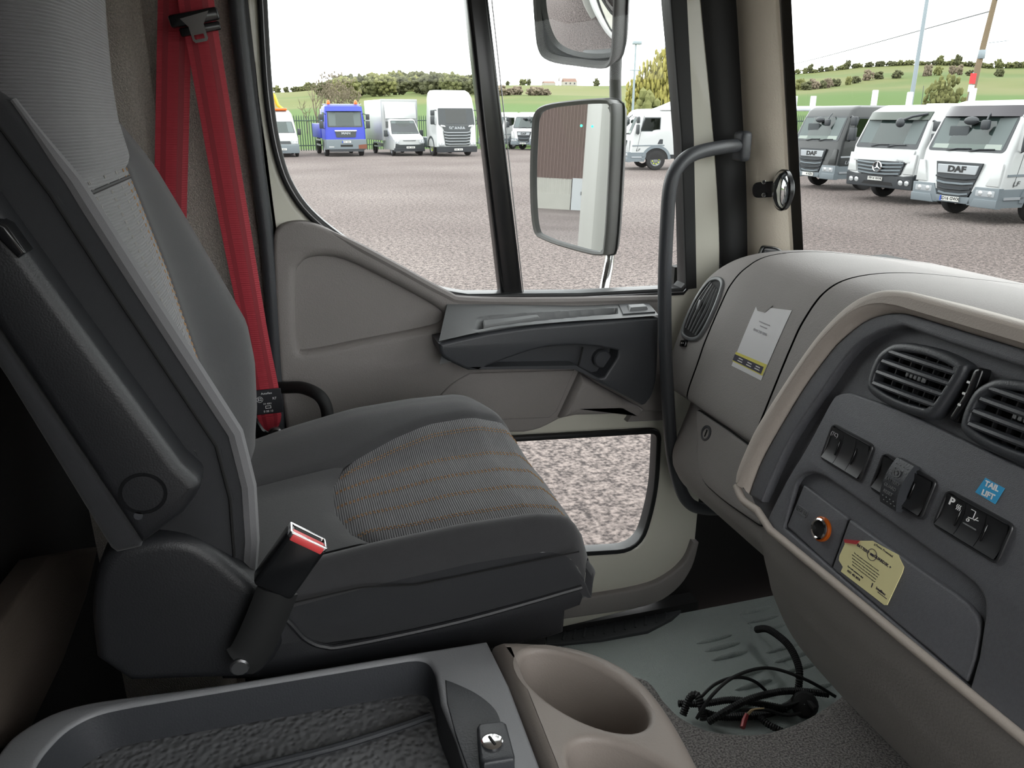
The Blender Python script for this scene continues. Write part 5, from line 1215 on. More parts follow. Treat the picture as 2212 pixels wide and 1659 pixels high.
def lift(r, z0, k):
    done = set()
    for o in r.children_recursive:
        if o.name.split('.')[0] in ('wheel', 'rim', 'hub_back', 'wheel_nut', 'wheel_arch', 'arch_liner', 'chassis', 'flat_bed', 'tank') or o.data.name in done: continue
        done.add(o.data.name)
        for v in o.data.vertices: v.co.z = z0+v.co.z*k
def daf(loc, rz, label, col, txt, eu=False, visor=True, L=2.1, nuts=True, grp=None, name_text=True, lf=True, light='truck_grey', body=None, simple=False):
    r = thing('truck', label, 'truck', loc, rz, group=grp); W = 1.15
    fz = [(.15, .02), (.5, .0), (1.15, .03), (1.42, .10), (2.2, .40), (2.4, .50), (2.5, .62), (2.56, .80)]
    c = Cab(r, W, L, fz, [(.50, W, L), (1.42, W, L), (2.2, W-.06, L), (2.40, W-.09, L), (2.50, W-.14, L-.02), (2.56, W-.24, L-.08)], col)
    # glazing with an inner dark cell
    c.front('screen_surround', fillet([(-1.02, 1.40), (1.02, 1.40), (.97, 2.22), (-.97, 2.22)], .10), 'truck_dark', -.02, .006)
    inn = MB(); inn.grid(lambda u, v: (lerp(-.93, .93, u), c.f(lerp(1.46, 2.16, v))-.010, lerp(1.46, 2.16, v)), 4, 4); inn.obj('cabin_view', 'cab_inside', r, True, recalc=False)
    MB().rbox(-.62, c.f(1.8)-.03, 1.50, -.10, c.f(1.8)+.02, 1.98, .06).obj('seat_back', 'seat_inside', r, True) if not simple else None
    c.front('dash_shelf', [(-.9, 1.46), (.9, 1.46), (.88, 1.58), (-.88, 1.56)], 'cab_shelf', -.02, .0125) if not simple else None
    c.screen(.96, 1.44, 2.19, tin=.04)
    for x in (-.45, .15): MB().tube([c.FP(x, 1.41, .03), c.FP(x+.25, 1.46, .03), c.FP(x+.62, 1.47, .03)], .014, 5).obj('wiper', 'truck_dark', r, True)
    if visor:
        g = MB(); g.grid(lambda u, v: (lerp(-1.0, 1.0, u), c.f(2.22)-.17+.14*v+.16*(2*u-1)**4, 2.20+.24*v), 14, 4); g.grid(lambda u, v: (lerp(-1.0, 1.0, u), c.f(2.22)-.15+.14*v+.16*(2*u-1)**4, 2.20+.24*v), 14, 4); g.obj('sun_visor', 'visor_smoke', r, True, recalc=False)
    # grille
    gp = [(-.62, 1.15), (.62, 1.15), (.46, .50), (.38, .34), (-.38, .34), (-.46, .50)]
    c.front('grille', gp, 'truck_dark', -.02, .02)
    nb = c.front('name_band', fillet([(-.55, 1.09), (.55, 1.09), (.51, .88), (-.51, .88)], .02), 'truck_silver', .0, .045, .01)
    if name_text: text('DAF', .19, Matrix.Translation((0, c.f(.98)-.048, .985)) @ Matrix.Rotation(pi/2, 4, 'X'), 'plate_ink', nb, ext=.003, bold=.010, local=True, sx=1.35)
    for k in range(4):
        z = .80-.125*k; w = lerp(.54, .40, k/3); MB().tube([c.FP(-w, z+.01, .02), c.FP(-w*.5, z-.02, .05), c.FP(w*.5, z-.02, .05), c.FP(w, z+.01, .02)], .028, 6).obj('grille_slat', 'truck_grey' if k % 2 else 'truck_dark', r, True)
    # bumper and lamps
    bp_ = MB()
    for sd in (-1, 1):
        poly = [(sd*.40, .18), (sd*1.16, .18), (sd*1.17, .62), (sd*.56, .62), (sd*.46, .40)]
        c.front('bumper', poly, light, -.10, .03, .012)
        lamp(c, min(sd*.60, sd*1.08), .42, max(sd*.60, sd*1.08), .56)
        c.front('corner_panel', [(sd*.80, .66), (sd*1.12, .66), (sd*1.12, 1.16), (sd*.98, 1.16)], col, -.02, .022, .01)
        c.front('bumper_lip', [(sd*.52, .16), (sd*1.17, .16), (sd*1.17, .36), (sd*.60, .36)], light, -.1, .055, .015)
    c.front('bumper_centre', [(-.5, .20), (.5, .20), (.46, .36), (-.46, .36)], light, -.06, .03, .01)
    plate_no(r, -.05, c.f(.3)-.035, .29, txt, eu=eu)
    # kerb mirror over the screen
    MB().tube([(.30, c.f(2.2)-.05, 2.30), (.36, c.f(2.2)-.18, 2.22), (.40, c.f(2.2)-.26, 2.12)], .02, 6).obj('mirror_arm', 'truck_dark', r, True)
    MB().rbox(.30, c.f(2.2)-.33, 1.90, .50, c.f(2.2)-.22, 2.12, .04).obj('kerb_mirror', 'truck_dark', r, True)
    MB().ball((-.05, c.f(2.2)-.20, 2.10), .20, .08, .10, 10, 6).obj('front_mirror', 'truck_dark', r, True)
    # flanks
    for sd in ((1,) if not simple else (1,)):
        w = W-.05
        c.side('door_window_frame', [(.42, 1.36), (.95, 1.36), (1.10, 1.55), (1.38, 1.62), (1.38, 2.18), (.68, 2.18)], 'truck_dark', sd, -.10, .004, W-.02)
        c.side('door_window', [(.47, 1.42), (.93, 1.42), (1.07, 1.60), (1.34, 1.66), (1.34, 2.13), (.71, 2.13)], 'truck_glass_dark', sd, 0, .004, W-.014)
        c.side('air_inlet', fillet([(1.28, .98), (1.52, .98), (1.52, 1.20), (1.38, 1.20)], .03), 'truck_dark', sd, -.01, .008)
        c.side('waist_strip', [(.16, .88), (1.6, .90), (1.6, .95), (.16, .93)], 'truck_grey' if col != 'truck_black' else 'truck_silver', sd, -.01, .012)
        c.side('sill', [(.05, .18), (.72, .18), (.80, .44), (.80, .60), (.05, .60)], light, sd, -.30, .01)
        c.side('step', [(.15, .36), (.66, .36), (.70, .42), (.15, .42)], 'truck_silver', sd, 0, .03)
        # wheel arch
        arc = [(1.25+.66*cos(a), .46+.60*sin(a)) for a in [pi-pi*i/14 for i in range(15)]]; arc2 = [(1.25+.54*cos(a), .46+.48*sin(a)) for a in [pi*i/14 for i in range(15)]]
        c.side('wheel_arch', arc+arc2, light, sd, -.3, .03)
        c.side('arch_liner', [(1.25+.55*cos(a), .46+.49*sin(a)) for a in [pi*i/14 for i in range(15)]], 'matt_black', sd, -.2, .004)
        wheel(r, sd*(W-.10), 1.25, .42, sd, nuts)
        mirrors(r, sd*(W+.20), .28, 1.90, sd)
        if lf: text('LF', .16, Matrix.Translation((sd*(W+.013), .42, .72)) @ Matrix.Rotation(pi/2*sd, 4, 'Z') @ Matrix.Rotation(pi/2, 4, 'X'), 'truck_silver' if col == 'truck_black' else 'plate_ink', r, ext=.002, local=True, sx=1.2, shear=.2)
        c.side('door_gap', [(.36, .64), (.375, .64), (.64, 2.25), (.625, 2.25)], 'truck_dark', sd, 0, .002) if col != 'truck_black' else None
    wheel(r, -W+.12, 1.25, .42, -1, detail=False)
    MB().box(-.42, .5, .45, .42, 5.6, .75).obj('chassis', 'truck_dark', r, True, smooth=0)
    wheel(r, W-.16, 4.6, .42, 1, detail=False); wheel(r, -W+.16, 4.6, .42, -1, detail=False)
    if body == 'box': MB().rbox(-1.2, L+.2, .95, 1.2, 6.2, 2.6, .03).obj('box_body', col, r, True)
    if body == 'bed': MB().rbox(-1.2, L+.2, .85, 1.2, 6.2, 1.02, .03).obj('flat_bed', 'truck_grey', r, True)
    if body == 'tank':
        MB().tube([(0, L+.1, 1.75), (0, L+.35, 1.75), (0, 6.6, 1.75), (0, 6.9, 1.75)], [.7, 1.05, 1.05, .7], 24).obj('tank', 'tank_white', r, True)
        g = MB(); g.grid(lambda u, v: (1.08*cos(pi*u), lerp(1.35, 3.0, v), 2.50+.62*sst(-.2, .95, v)*max(0, sin(pi*u))**.6), 14, 8); g.obj('roof_deflector', 'truck_white', r, True, recalc=False)
    lift(r, .2, .922)
    return r
YR = 16.0
daf((14.62, 14.22, 0), -pi/2+.02, 'white cab truck with smoked visor and yellow wheel nut markers, right of the yard', 'truck_white', 'SD16 GWX', True, body='bed', L=2.6)
daf((16.75, 22.15, 0), -pi/2+.04, 'black cab truck at the left end of the right-hand row', 'truck_black', '    4 VZH', visor=False, nuts=False, light='truck_grey', body='bed')
daf((13.85, 10.05, 0), -pi/2+.02, 'white cab truck cut off by the right picture edge', 'truck_white', '', body='bed', name_text=True)
daf((15.1, 33.3, 0), -pi/2-.18, 'white tanker truck side-on between side mirror and window seal', 'truck_white', '', visor=False, body='tank')
daf((17.2, 54.8, 0), -.95, 'smaller white truck parked just left of the lower side mirror, grille showing', 'truck_white', '', nuts=False, visor=False, simple=True, lf=False)
daf((15.45, 57.3, 0), -.95, 'white truck half hidden behind its white neighbour, beside the window divider', 'truck_white', '', nuts=False, visor=False, simple=True, lf=False, name_text=False)

# ---- white truck with three-pointed star
def star_truck(loc, rz):
    r = thing('truck', 'white cab truck with round star emblem and green visor between two others', 'truck', loc, rz); W = 1.22
    fz = [(.15, .04), (.6, .0), (1.10, .02), (1.35, .08), (1.42, .10), (2.25, .40), (2.5, .52), (2.62, .75)]
    c = Cab(r, W, 2.2, fz, [(.55, W, 2.2), (1.42, W, 2.2), (2.25, W-.06, 2.2), (2.45, W-.1, 2.2), (2.56, W-.18, 2.18), (2.64, W-.32, 2.1)], 'truck_white')
    c.front('screen_surround', fillet([(-1.10, 1.36), (1.10, 1.36), (1.02, 2.30), (-1.02, 2.30)], .08), 'truck_dark', -.02, .006)
    inn = MB(); inn.grid(lambda u, v: (lerp(-1.0, 1.0, u), c.f(lerp(1.50, 2.2, v))-.010, lerp(1.50, 2.2, v)), 4, 4); inn.obj('cabin_view', 'cab_inside', r, True, recalc=False)
    c.screen(1.02, 1.47, 2.24, tin=.04)
    g = MB()
    for d in (0, .02): g.grid(lambda u, v: (lerp(-1.06, 1.06, u), c.f(2.25)-.16+.12*v+d+.12*(2*u-1)**4, 2.20+.24*v), 12, 3)
    g.obj('sun_visor', 'visor_green', r, True, recalc=False)
    for x in (-.5, .1): MB().tube([c.FP(x, 1.40, .03), c.FP(x+.25, 1.46, .03), c.FP(x+.6, 1.47, .03)], .014, 5).obj('wiper', 'truck_dark', r, True)
    c.front('hood', fillet([(-1.08, 1.32), (1.08, 1.32), (1.02, .94), (-1.02, .94)], .05), 'truck_white', -.02, .02, .01)
    c.front('grille', fillet([(-.86, .98), (.86, .98), (.76, .58), (.3, .50), (-.3, .50), (-.76, .58)], .04), 'truck_dark', -.02, .03)
    for k in range(4):
        z = .93-.105*k; w = .83-.03*k; MB().tube([c.FP(-w, z, .03), c.FP(-w*.4, z-.03, .06), c.FP(w*.4, z-.03, .06), c.FP(w, z, .03)], .030, 6).obj('grille_slat', 'truck_grey', r, True)
    for sd in (-1, 1):
        c.front('corner_panel', [(sd*.84, .62), (sd*1.18, .62), (sd*1.18, 1.20), (sd*1.0, 1.20)], 'truck_white', -.02, .028, .01)
        lamp(c, min(sd*.70, sd*1.12), .26, max(sd*.70, sd*1.12), .46)
    c.front('bumper', fillet([(-1.2, .16), (1.2, .16), (1.2, .60), (.8, .54), (-.8, .54), (-1.2, .60)], .04), 'truck_dark', -.1, .03, .012)
    c.front('bumper_inlet', [(-.6, .24), (.55, .24), (.5, .34), (-.5, .34)], 'matt_black', 0, .034)
    plate_no(r, -.08, c.f(.42)-.04, .43, 'FP14 WVK')
    em = thing_local = MB().lathe([(.15, 0), (.165, .02), (.15, .04), (.135, .02), (.15, 0)], (0, c.f(.82)-.085, .80), (0, -1, 0), 28).obj('star_emblem', 'chrome', r, True)
    MB().disc((0, c.f(.82)-.08, .80), (0, -1, 0), .15, .01, 24).obj('star_backing', 'truck_dark', em, True)
    st_ = MB()
    for k in range(3):
        a = pi/2+2*pi*k/3; u_ = Vector((cos(a), 0, sin(a))); v_ = Vector((-sin(a), 0, cos(a))); o = Vector((0, c.f(.82)-.11, .80))
        st_.add([o+u_*.15, o+v_*.030-u_*.015, o-v_*.030-u_*.015, o+Vector((0, -.03, 0))], [(0, 1, 3), (0, 3, 2), (0, 2, 1)])
    st_.obj('star_points', 'chrome', em, True, smooth=0)
    text('Atego', .10, Matrix.Translation((.66, c.f(1.0)-.032, 1.01)) @ Matrix.Rotation(pi/2, 4, 'X'), 'truck_silver', r, ext=.002, local=True, shear=.3)
    w = W
    c.side('door_window_frame', [(.42, 1.38), (1.40, 1.50), (1.40, 2.22), (.72, 2.22)], 'truck_dark', 1, -.10, .004, W-.02)
    c.side('door_window', [(.48, 1.45), (1.36, 1.56), (1.36, 2.17), (.75, 2.17)], 'truck_glass_dark', 1, 0, .004, W-.014)
    c.side('marker', [(.20, .98), (.36, .98), (.36, 1.03), (.20, 1.03)], 'amber_lens', 1, 0, .02)
    c.side('sill', [(.05, .18), (.72, .18), (.80, .60), (.05, .62)], 'truck_dark', 1, -.30, .01)
    arc = [(1.3+.64*cos(a), .46+.60*sin(a)) for a in [pi-pi*i/14 for i in range(15)]]; arc2 = [(1.3+.54*cos(a), .46+.48*sin(a)) for a in [pi*i/14 for i in range(15)]]
    c.side('wheel_arch', arc+arc2, 'truck_dark', 1, -.3, .03)
    wheel(r, W-.10, 1.3, .42, 1); wheel(r, -W+.12, 1.3, .42, -1, detail=False)
    mirrors(r, W+.16, .30, 1.86, 1)
    MB().tube([(.95, c.f(2.3)-.02, 2.38), (.72, c.f(2.3)-.28, 2.30), (.55, c.f(2.3)-.40, 2.20)], .04, 8).obj('mirror_arm', 'truck_dark', r, True)
    MB().ball((.48, c.f(2.3)-.42, 2.12), .14, .08, .14, 10, 8).obj('front_mirror', 'truck_dark', r, True)
    MB().rbox(.15, 1.1, 2.63, .75, 1.6, 2.68, .02).obj('roof_hatch', 'truck_white', r, True)
    MB().box(-.42, .5, .45, .42, 5.6, .75).obj('chassis', 'truck_dark', r, True, smooth=0)
    MB().rbox(-1.2, 2.4, .85, 1.2, 6.0, 1.02, .03).obj('flat_bed', 'truck_grey', r, True)
    MB().tube([(.2, .9, 2.55), (.12, .95, 3.2)], .008, 5).obj('aerial', 'truck_dark', r, True)
    for sd in (1, -1): wheel(r, sd*(W-.16), 4.6, .42, sd, detail=False)
    lift(r, .25, .86)
star_truck((15.88, 18.05, 0), -pi/2+.04)

# ---- blue tipper
def blue_truck(loc, rz):
    r = thing('truck', 'blue cab tipper truck with two orange roof beacons by the fence', 'truck', loc, rz); W = 1.18
    fz = [(.3, .02), (.9, .0), (1.5, .04), (1.65, .08), (2.6, .28), (2.8, .36), (2.92, .55)]
    c = Cab(r, W, 1.9, fz, [(.95, W, 1.9), (1.65, W, 1.9), (2.6, W-.06, 1.9), (2.8, W-.10, 1.9), (2.92, W-.25, 1.85)], 'truck_blue')
    c.front('screen_surround', fillet([(-1.03, 1.66), (1.03, 1.66), (.98, 2.56), (-.98, 2.56)], .08), 'truck_dark', -.02, .006)
    inn = MB(); inn.grid(lambda u, v: (lerp(-.94, .94, u), c.f(lerp(1.74, 2.5, v))-.010, lerp(1.74, 2.5, v)), 4, 4); inn.obj('cabin_view', 'cab_inside', r, True, recalc=False)
    c.screen(.96, 1.72, 2.52, tin=.03)
    g = MB()
    for d in (0, .02): g.grid(lambda u, v: (lerp(-1.08, 1.08, u), c.f(2.6)-.18+.16*v+d+.12*(2*u-1)**4, 2.56+.26*v), 12, 3)
    g.obj('sun_visor', 'truck_blue', r, True, recalc=False)
    gr = c.front('grille', fillet([(-.62, 1.46), (.62, 1.46), (.56, 1.10), (-.56, 1.10)], .03), 'truck_dark', -.02, .03)
    c.front('grille_bar', [(-.64, 1.42), (.64, 1.42), (.64, 1.50), (-.64, 1.50)], 'chrome', 0, .05, .01)
    text('MAN', .17, Matrix.Translation((0, c.f(1.3)-.034, 1.32)) @ Matrix.Rotation(pi/2, 4, 'X'), 'truck_silver', gr, ext=.003, bold=.006, local=True, sx=1.4)
    c.front('bumper', fillet([(-1.18, .42), (1.18, .42), (1.18, .98), (-1.18, .98)], .05), 'truck_grey', -.2, .05, .015)
    c.front('bumper_inlet', [(-.36, .56), (.36, .56), (.36, .68), (-.36, .68)], 'matt_black', 0, .054)
    c.front('under_run_bar', [(-1.0, .28), (1.0, .28), (1.0, .42), (-1.0, .42)], 'truck_dark', -.1, .03)
    for sd in (-1, 1): lamp(c, min(sd*.72, sd*1.06), .74, max(sd*.72, sd*1.06), .90); c.front('fog_lamp', rrect(min(sd*.74, sd*1.04), .52, max(sd*.74, sd*1.04), .60, .02), 'lamp_lens', 0, .056)
    plate_no(r, 0, c.f(.8)-.06, .84, '', eu=True)
    for sd in (-1, 1):
        c.side('door_window', [(.40, 1.75), (1.3, 1.80), (1.3, 2.5), (.55, 2.5)], 'truck_glass_dark', sd, -.08, .0, W-.02)
        c.side('step', [(.1, .4), (.9, .4), (.9, .98), (.1, .98)], 'truck_grey', sd, -.3, .01)
        wheel(r, sd*(W-.14), 1.25, .48, sd, detail=sd < 0)
        mirrors(r, sd*(W+.18), .12, 2.05, sd, .34, .42)
        MB().lathe([(.09, 0), (.10, .04), (.085, .17), (.05, .22), (.001, .23)], (sd*.80, .75, 2.95), (0, 0, 1), 14).obj('beacon', 'beacon_orange', r, True)
    MB().tube([(-1.15, .9, 2.94), (1.15, .9, 2.94)], .03, 6).obj('light_bar', 'truck_silver', r, True)
    MB().box(-.42, .6, .55, .42, 6.5, .85).obj('chassis', 'truck_dark', r, True, smooth=0)
    tb = MB().rbox(-1.22, 2.1, 1.0, 1.22, 6.4, 1.85, .04).obj('tipper_body', 'truck_blue', r, True)
    MB().rbox(-1.15, 2.05, 1.8, 1.15, 2.2, 2.7, .03).obj('headboard', 'truck_silver', r, True)
    MB().box(-1.26, 2.4, .55, -1.22, 4.2, .65).obj('side_guard', 'truck_silver', r, True, smooth=0); MB().box(-1.26, 2.4, .85, -1.22, 4.2, .95).obj('side_guard', 'truck_silver', r, True, smooth=0)
    c.front('bumper_corner_patch', [(.70, .44), (1.19, .44), (1.19, .70), (.70, .66)], 'rust_brown', -.1, .06)
    for sd in (-1, 1): wheel(r, sd*(W-.16), 5.2, .48, sd, detail=False)
blue_truck((4.25, 48.6, 0), .06)

# ---- white box van
def box_van(loc, rz):
    r = thing('box_van', 'white box van with tall square body between blue and tall white trucks', 'van', loc, rz); W = .95
    fz = [(.3, .05), (.6, .0), (.95, .05), (1.12, .35), (1.25, .78), (1.40, .95), (2.05, 1.48), (2.2, 1.75)]
    c = Cab(r, W, 2.6, fz, [(.35, W, 2.6), (.95, W, 2.6), (1.12, W, 2.6), (1.25, W, 2.6), (1.40, W-.02, 2.6), (2.05, W-.12, 2.6), (2.2, W-.22, 2.55)], 'truck_white', rc=.22)
    c.front('windscreen_surround', fillet([(-.86, 1.26), (.86, 1.26), (.74, 2.03), (-.74, 2.03)], .06), 'truck_dark', -.02, .004)
    inn = MB(); inn.grid(lambda u, v: (lerp(-.80, .80, u)*lerp(1, .87, v), c.f(lerp(1.32, 2.0, v))-.008, lerp(1.32, 2.0, v)), 4, 4); inn.obj('cabin_view', 'cab_inside', r, True, recalc=False)
    c.screen(.84, 1.29, 2.01, tin=.14)
    c.front('grille', fillet([(-.62, .66), (.62, .66), (.84, .72), (.90, .46), (-.90, .46), (-.84, .72)], .03), 'truck_dark', -.05, .02)
    c.front('bonnet_line', [(-.5, .98), (-.36, .90), (.36, .90), (.5, .98), (.36, .87), (-.36, .87)], 'truck_dark', -.01, .012)
    c.front('bumper', fillet([(-.96, .26), (.96, .26), (.94, .46), (-.94, .46)], .04), 'truck_dark', -.1, .03, .01)
    for sd in (-1, 1):
        lamp(c, min(sd*.62, sd*.92), .74, max(sd*.62, sd*.92), .92)
        c.side('door_window', [(1.25, 1.30), (2.2, 1.34), (2.2, 1.98), (1.6, 1.98)], 'truck_glass_dark', sd, -.10, .0, W-.05)
        wheel(r, sd*(W-.10), .75, .36, sd, detail=sd < 0)
        MB().rbox(min(sd*(W+.06), sd*(W+.28)), 1.15, 1.10, max(sd*(W+.06), sd*(W+.28)), 1.28, 1.48, .03).obj('door_mirror', 'truck_dark', r, True)
        MB().tube([(sd*(W-.04), 1.3, 1.2), (sd*(W+.12), 1.22, 1.18)], .03, 6).obj('mirror_arm', 'truck_dark', r, True)
        wheel(r, sd*(W-.05), 4.9, .36, sd, detail=False)
    plate_no(r, .05, c.f(.42)-.05, .50, '', mat='plate_white')
    b = MB().rbox(-1.13, 2.0, .85, 1.13, 6.4, 3.25, .04).obj('box_body', 'truck_white', r, True)
    for sd in (-1, 1): MB().box(min(sd*1.10, sd*1.15), 1.985, .85, max(sd*1.10, sd*1.15), 2.03, 3.26).obj('corner_rail', 'truck_silver', r, True, smooth=0)
    MB().box(-1.14, 1.98, 3.16, 1.14, 2.03, 3.27).obj('top_rail', 'truck_white', r, True, smooth=0)
    g = MB(); g.grid(lambda u, v: (lerp(-.98, .98, u), 1.99-.42*sin(pi*.5*(1-v))*(1-.3*(2*u-1)**2), lerp(2.15, 3.05, v)), 8, 8); g.obj('roof_deflector', 'truck_white', r, True, recalc=False)
    MB().box(-.4, .6, .4, .4, 6.2, .6).obj('chassis', 'truck_dark', r, True, smooth=0)
    for z in (.45, .68): MB().box(-1.12, 2.8, z, -1.08, 4.3, z+.08).obj('side_guard', 'truck_silver', r, True, smooth=0)
box_van((7.95, 48.2, 0), .12)

# ---- tall white tractor
def tall_truck(loc, rz):
    r = thing('truck', 'tall white tractor unit with high roof fairing and barred grille', 'truck', loc, rz); W = 1.24
    fz = [(.2, .06), (.7, .0), (1.4, .02), (1.8, .08), (1.95, .12), (2.72, .30), (2.78, .32), (3.3, .55), (3.6, .85), (3.74, 1.2)]
    c = Cab(r, W, 2.25, fz, [(.55, W, 2.2), (1.95, W, 2.2), (2.72, W-.04, 2.2), (3.3, W-.07, 2.2), (3.6, W-.13, 2.2), (3.74, W-.25, 2.15)], 'truck_white', rc=.22)
    c.front('screen_surround', fillet([(-1.12, 1.78), (1.12, 1.78), (1.08, 2.72), (-1.08, 2.72)], .08), 'truck_dark', -.02, .006)
    c.screen(1.06, 1.86, 2.66, 'truck_glass_dark', .02)
    c.front('name_panel', fillet([(-.92, 1.76), (.92, 1.76), (.78, 1.46), (-.78, 1.46)], .05), 'truck_dark', -.02, .03)
    text('SCANIA', .25, Matrix.Translation((0, c.f(1.6)-.034, 1.60)) @ Matrix.Rotation(pi/2, 4, 'X'), 'truck_silver', r, ext=.003, bold=.008, local=True, sx=1.15)
    c.front('grille', fillet([(-.86, 1.46), (.86, 1.46), (.74, .62), (-.74, .62)], .04), 'truck_dark', -.02, .02)
    for k in range(5):
        z = 1.36-.165*k; w = .84-.025*k; MB().tube([c.FP(-w, z+.04, .02), c.FP(-w*.7, z, .04), c.FP(w*.7, z, .04), c.FP(w, z+.04, .02)], .030, 6).obj('grille_bar', 'truck_silver', r, True)
    c.front('bumper', fillet([(-1.24, .24), (1.24, .24), (1.24, .58), (-1.24, .58)], .05), 'truck_dark', -.2, .04, .015)
    for sd in (-1, 1):
        lamp(c, min(sd*.80, sd*1.16), .60, max(sd*.80, sd*1.16), .78)
        c.front('upper_lamp', [(sd*.70, 1.68), (sd*1.0, 1.72), (sd*1.0, 1.80), (sd*.76, 1.76)], 'lamp_lens', 0, .036)
        c.side('door_window', [(.42, 1.92), (1.3, 1.98), (1.3, 2.62), (.55, 2.62)], 'truck_glass_dark', sd, -.08, .0, W-.01)
        wheel(r, sd*(W-.16), 1.35, .50, sd, True, detail=sd < 0)
        mirrors(r, sd*(W+.20), .20, 2.3, sd, .30, .44)
        wheel(r, sd*(W-.16), 4.9, .50, sd, True, detail=sd < 0)
    arc = [(1.35+.70*cos(a), .5+.66*sin(a)) for a in [pi-pi*i/14 for i in range(15)]]; arc2 = [(1.35+.56*cos(a), .5+.52*sin(a)) for a in [pi*i/14 for i in range(15)]]
    c.side('wheel_arch', arc+arc2, 'truck_dark', -1, -.3, .01)
    plate_no(r, .05, c.f(.4)-.05, .40, '')
    MB().rbox(-1.2, 2.4, .45, 1.2, 4.2, 1.05, .05).obj('fuel_tank', 'truck_grey', r, True)
    MB().box(-.45, .6, .6, .45, 6.2, .95).obj('chassis', 'truck_dark', r, True, smooth=0)
    MB().lathe([(.07, 0), (.05, .14)], (.55, .6, 2.78), (0, 0, 1), 8, True, True).obj('kerb_mirror', 'truck_dark', r, True)
tall_truck((10.6, 46.9, 0), .10)

# ---- white panel van at the left edge, crane behind
def panel_van(loc, rz):
    r = thing('panel_van', 'white panel van with grey bumper and orange light bar at the left window edge', 'van', loc, rz); W = .98
    fz = [(.25, .05), (.6, .0), (1.0, .08), (1.18, .45), (1.32, .85), (1.9, 1.35), (2.4, 1.75), (2.6, 2.1)]
    c = Cab(r, W, 5.6, fz, [(.3, W, 5.6), (1.0, W, 5.6), (1.18, W, 5.6), (1.32, W, 5.6), (1.9, W-.06, 5.6), (2.4, W-.14, 5.6), (2.6, W-.26, 5.5)], 'truck_white', rc=.22)
    c.front('windscreen_surround', fillet([(-.88, 1.34), (.88, 1.34), (.78, 1.98), (-.78, 1.98)], .06), 'truck_dark', -.02, .004)
    inn = MB(); inn.grid(lambda u, v: (lerp(-.82, .82, u)*lerp(1, .9, v), c.f(lerp(1.38, 1.94, v))-.008, lerp(1.38, 1.94, v)), 4, 4); inn.obj('cabin_view', 'cab_inside', r, True, recalc=False)
    c.screen(.85, 1.36, 1.96, tin=.10)
    c.front('bumper', fillet([(-.99, .22), (.99, .22), (.99, .72), (-.99, .72)], .06), 'truck_grey', -.1, .03, .01)
    c.front('grille', fillet([(-.55, .74), (.55, .74), (.5, .90), (-.5, .90)], .03), 'truck_dark', -.01, .015)
    for sd in (-1, 1):
        lamp(c, min(sd*.60, sd*.94), .76, max(sd*.60, sd*.94), 1.0)
        MB().rbox(min(sd*(W+.06), sd*(W+.26)), 1.0, 1.22, max(sd*(W+.06), sd*(W+.26)), 1.14, 1.58, .03).obj('door_mirror', 'truck_dark', r, True)
        wheel(r, sd*(W-.1), .85, .36, sd, detail=False); wheel(r, sd*(W-.1), 4.4, .36, sd, detail=False)
    plate_no(r, 0, c.f(.4)-.05, .45, '')
    MB().rbox(-.6, 1.9, 2.60, .6, 2.15, 2.74, .04).obj('light_bar', 'beacon_orange', r, True)
panel_van((.55, 48.8, 0), .05)
cr = thing('crane_truck_boom', 'yellow folded crane boom behind the white panel van', 'crane', (.0, 57.5, 0))
MB().tube([(.3, 57.5, .3), (.3, 57.5, 3.2)], .16, 8).obj('mast', 'crane_yellow', cr); MB().tube([(.1, 57.4, 3.9), (.45, 57.3, 3.6), (.62, 57.3, 3.0), (.95, 57.3, 2.7)], .11, 8).obj('boom', 'crane_yellow', cr)
MB().box(-.9, 56.8, 0, .9, 58.6, .5).obj('outrigger_base', 'truck_dark', cr, smooth=0)
# ================================================================== fence, poles, trees
M('fence_green', (44, 64, 50), .6); M('galv', (128, 138, 144), .45, metal=.3); M('rail_white', (200, 206, 210), .5); M('pole_wood', (112, 98, 78), .9, var=(6, .15)); M('wire', (70, 72, 76), .6)
M('sign_red', (206, 40, 44), .5); M('bark', (104, 92, 80), .95); M('turbine', (196, 200, 202), .5); M('house_wall', (150, 146, 138), .8); M('house_roof', (108, 82, 70), .8)
def leaf(name, a, b): return ramp_mat(name, 'noise', .9, [(.35, a), (.65, b)], rough=1., detail=5)
leaf('leaf_dark', (62, 64, 45), (86, 87, 61)); leaf('leaf_mid', (78, 81, 52), (102, 103, 68)); leaf('leaf_yellow', (120, 114, 58), (150, 142, 84)); leaf('leaf_brown', (92, 82, 70), (122, 112, 96)); leaf('leaf_olive', (86, 88, 54), (114, 114, 72))
def az_of(px): d = ray(px, 255); return atan2(d.x, d.y)
def spot(px, r): a = az_of(px); return Vector((r*sin(a), r*cos(a), hill(a, r) if r > 58 else 0.))
# ---- palisade fence along the far edge of the yard
fA, fB = spot(430, 57.0), spot(1500, 74); fA.z = fB.z = 0
fd = (fB-fA); fl_ = fd.length; fd.normalize()
fen = thing('palisade_fence', 'dark green steel palisade fence behind the far row of vehicles', 'fence', tuple(fA))
pal = MB(); n = int(fl_/.17)
for i in range(n):
    p = fA+fd*(.17*i)
    for dx in (0,):
        a = p-fd*.034; b = p+fd*.034; t = Vector((0, -.02, 0))
        pal.add([a, p+t, b, a+Vector((0, 0, 2.25)), p+t+Vector((0, 0, 2.25)), b+Vector((0, 0, 2.25)), p+Vector((0, 0, 2.4))], [(0, 1, 4, 3), (1, 2, 5, 4), (3, 4, 6), (4, 5, 6)])
o = pal.obj('pales', 'fence_green', fen, smooth=0, recalc=False); o['kind'] = 'stuff'
for z in (.35, 2.0): MB().tube([fA+Vector((0, .05, z)), fB+Vector((0, .05, z))], .04, 4).obj('rail', 'fence_green', fen)
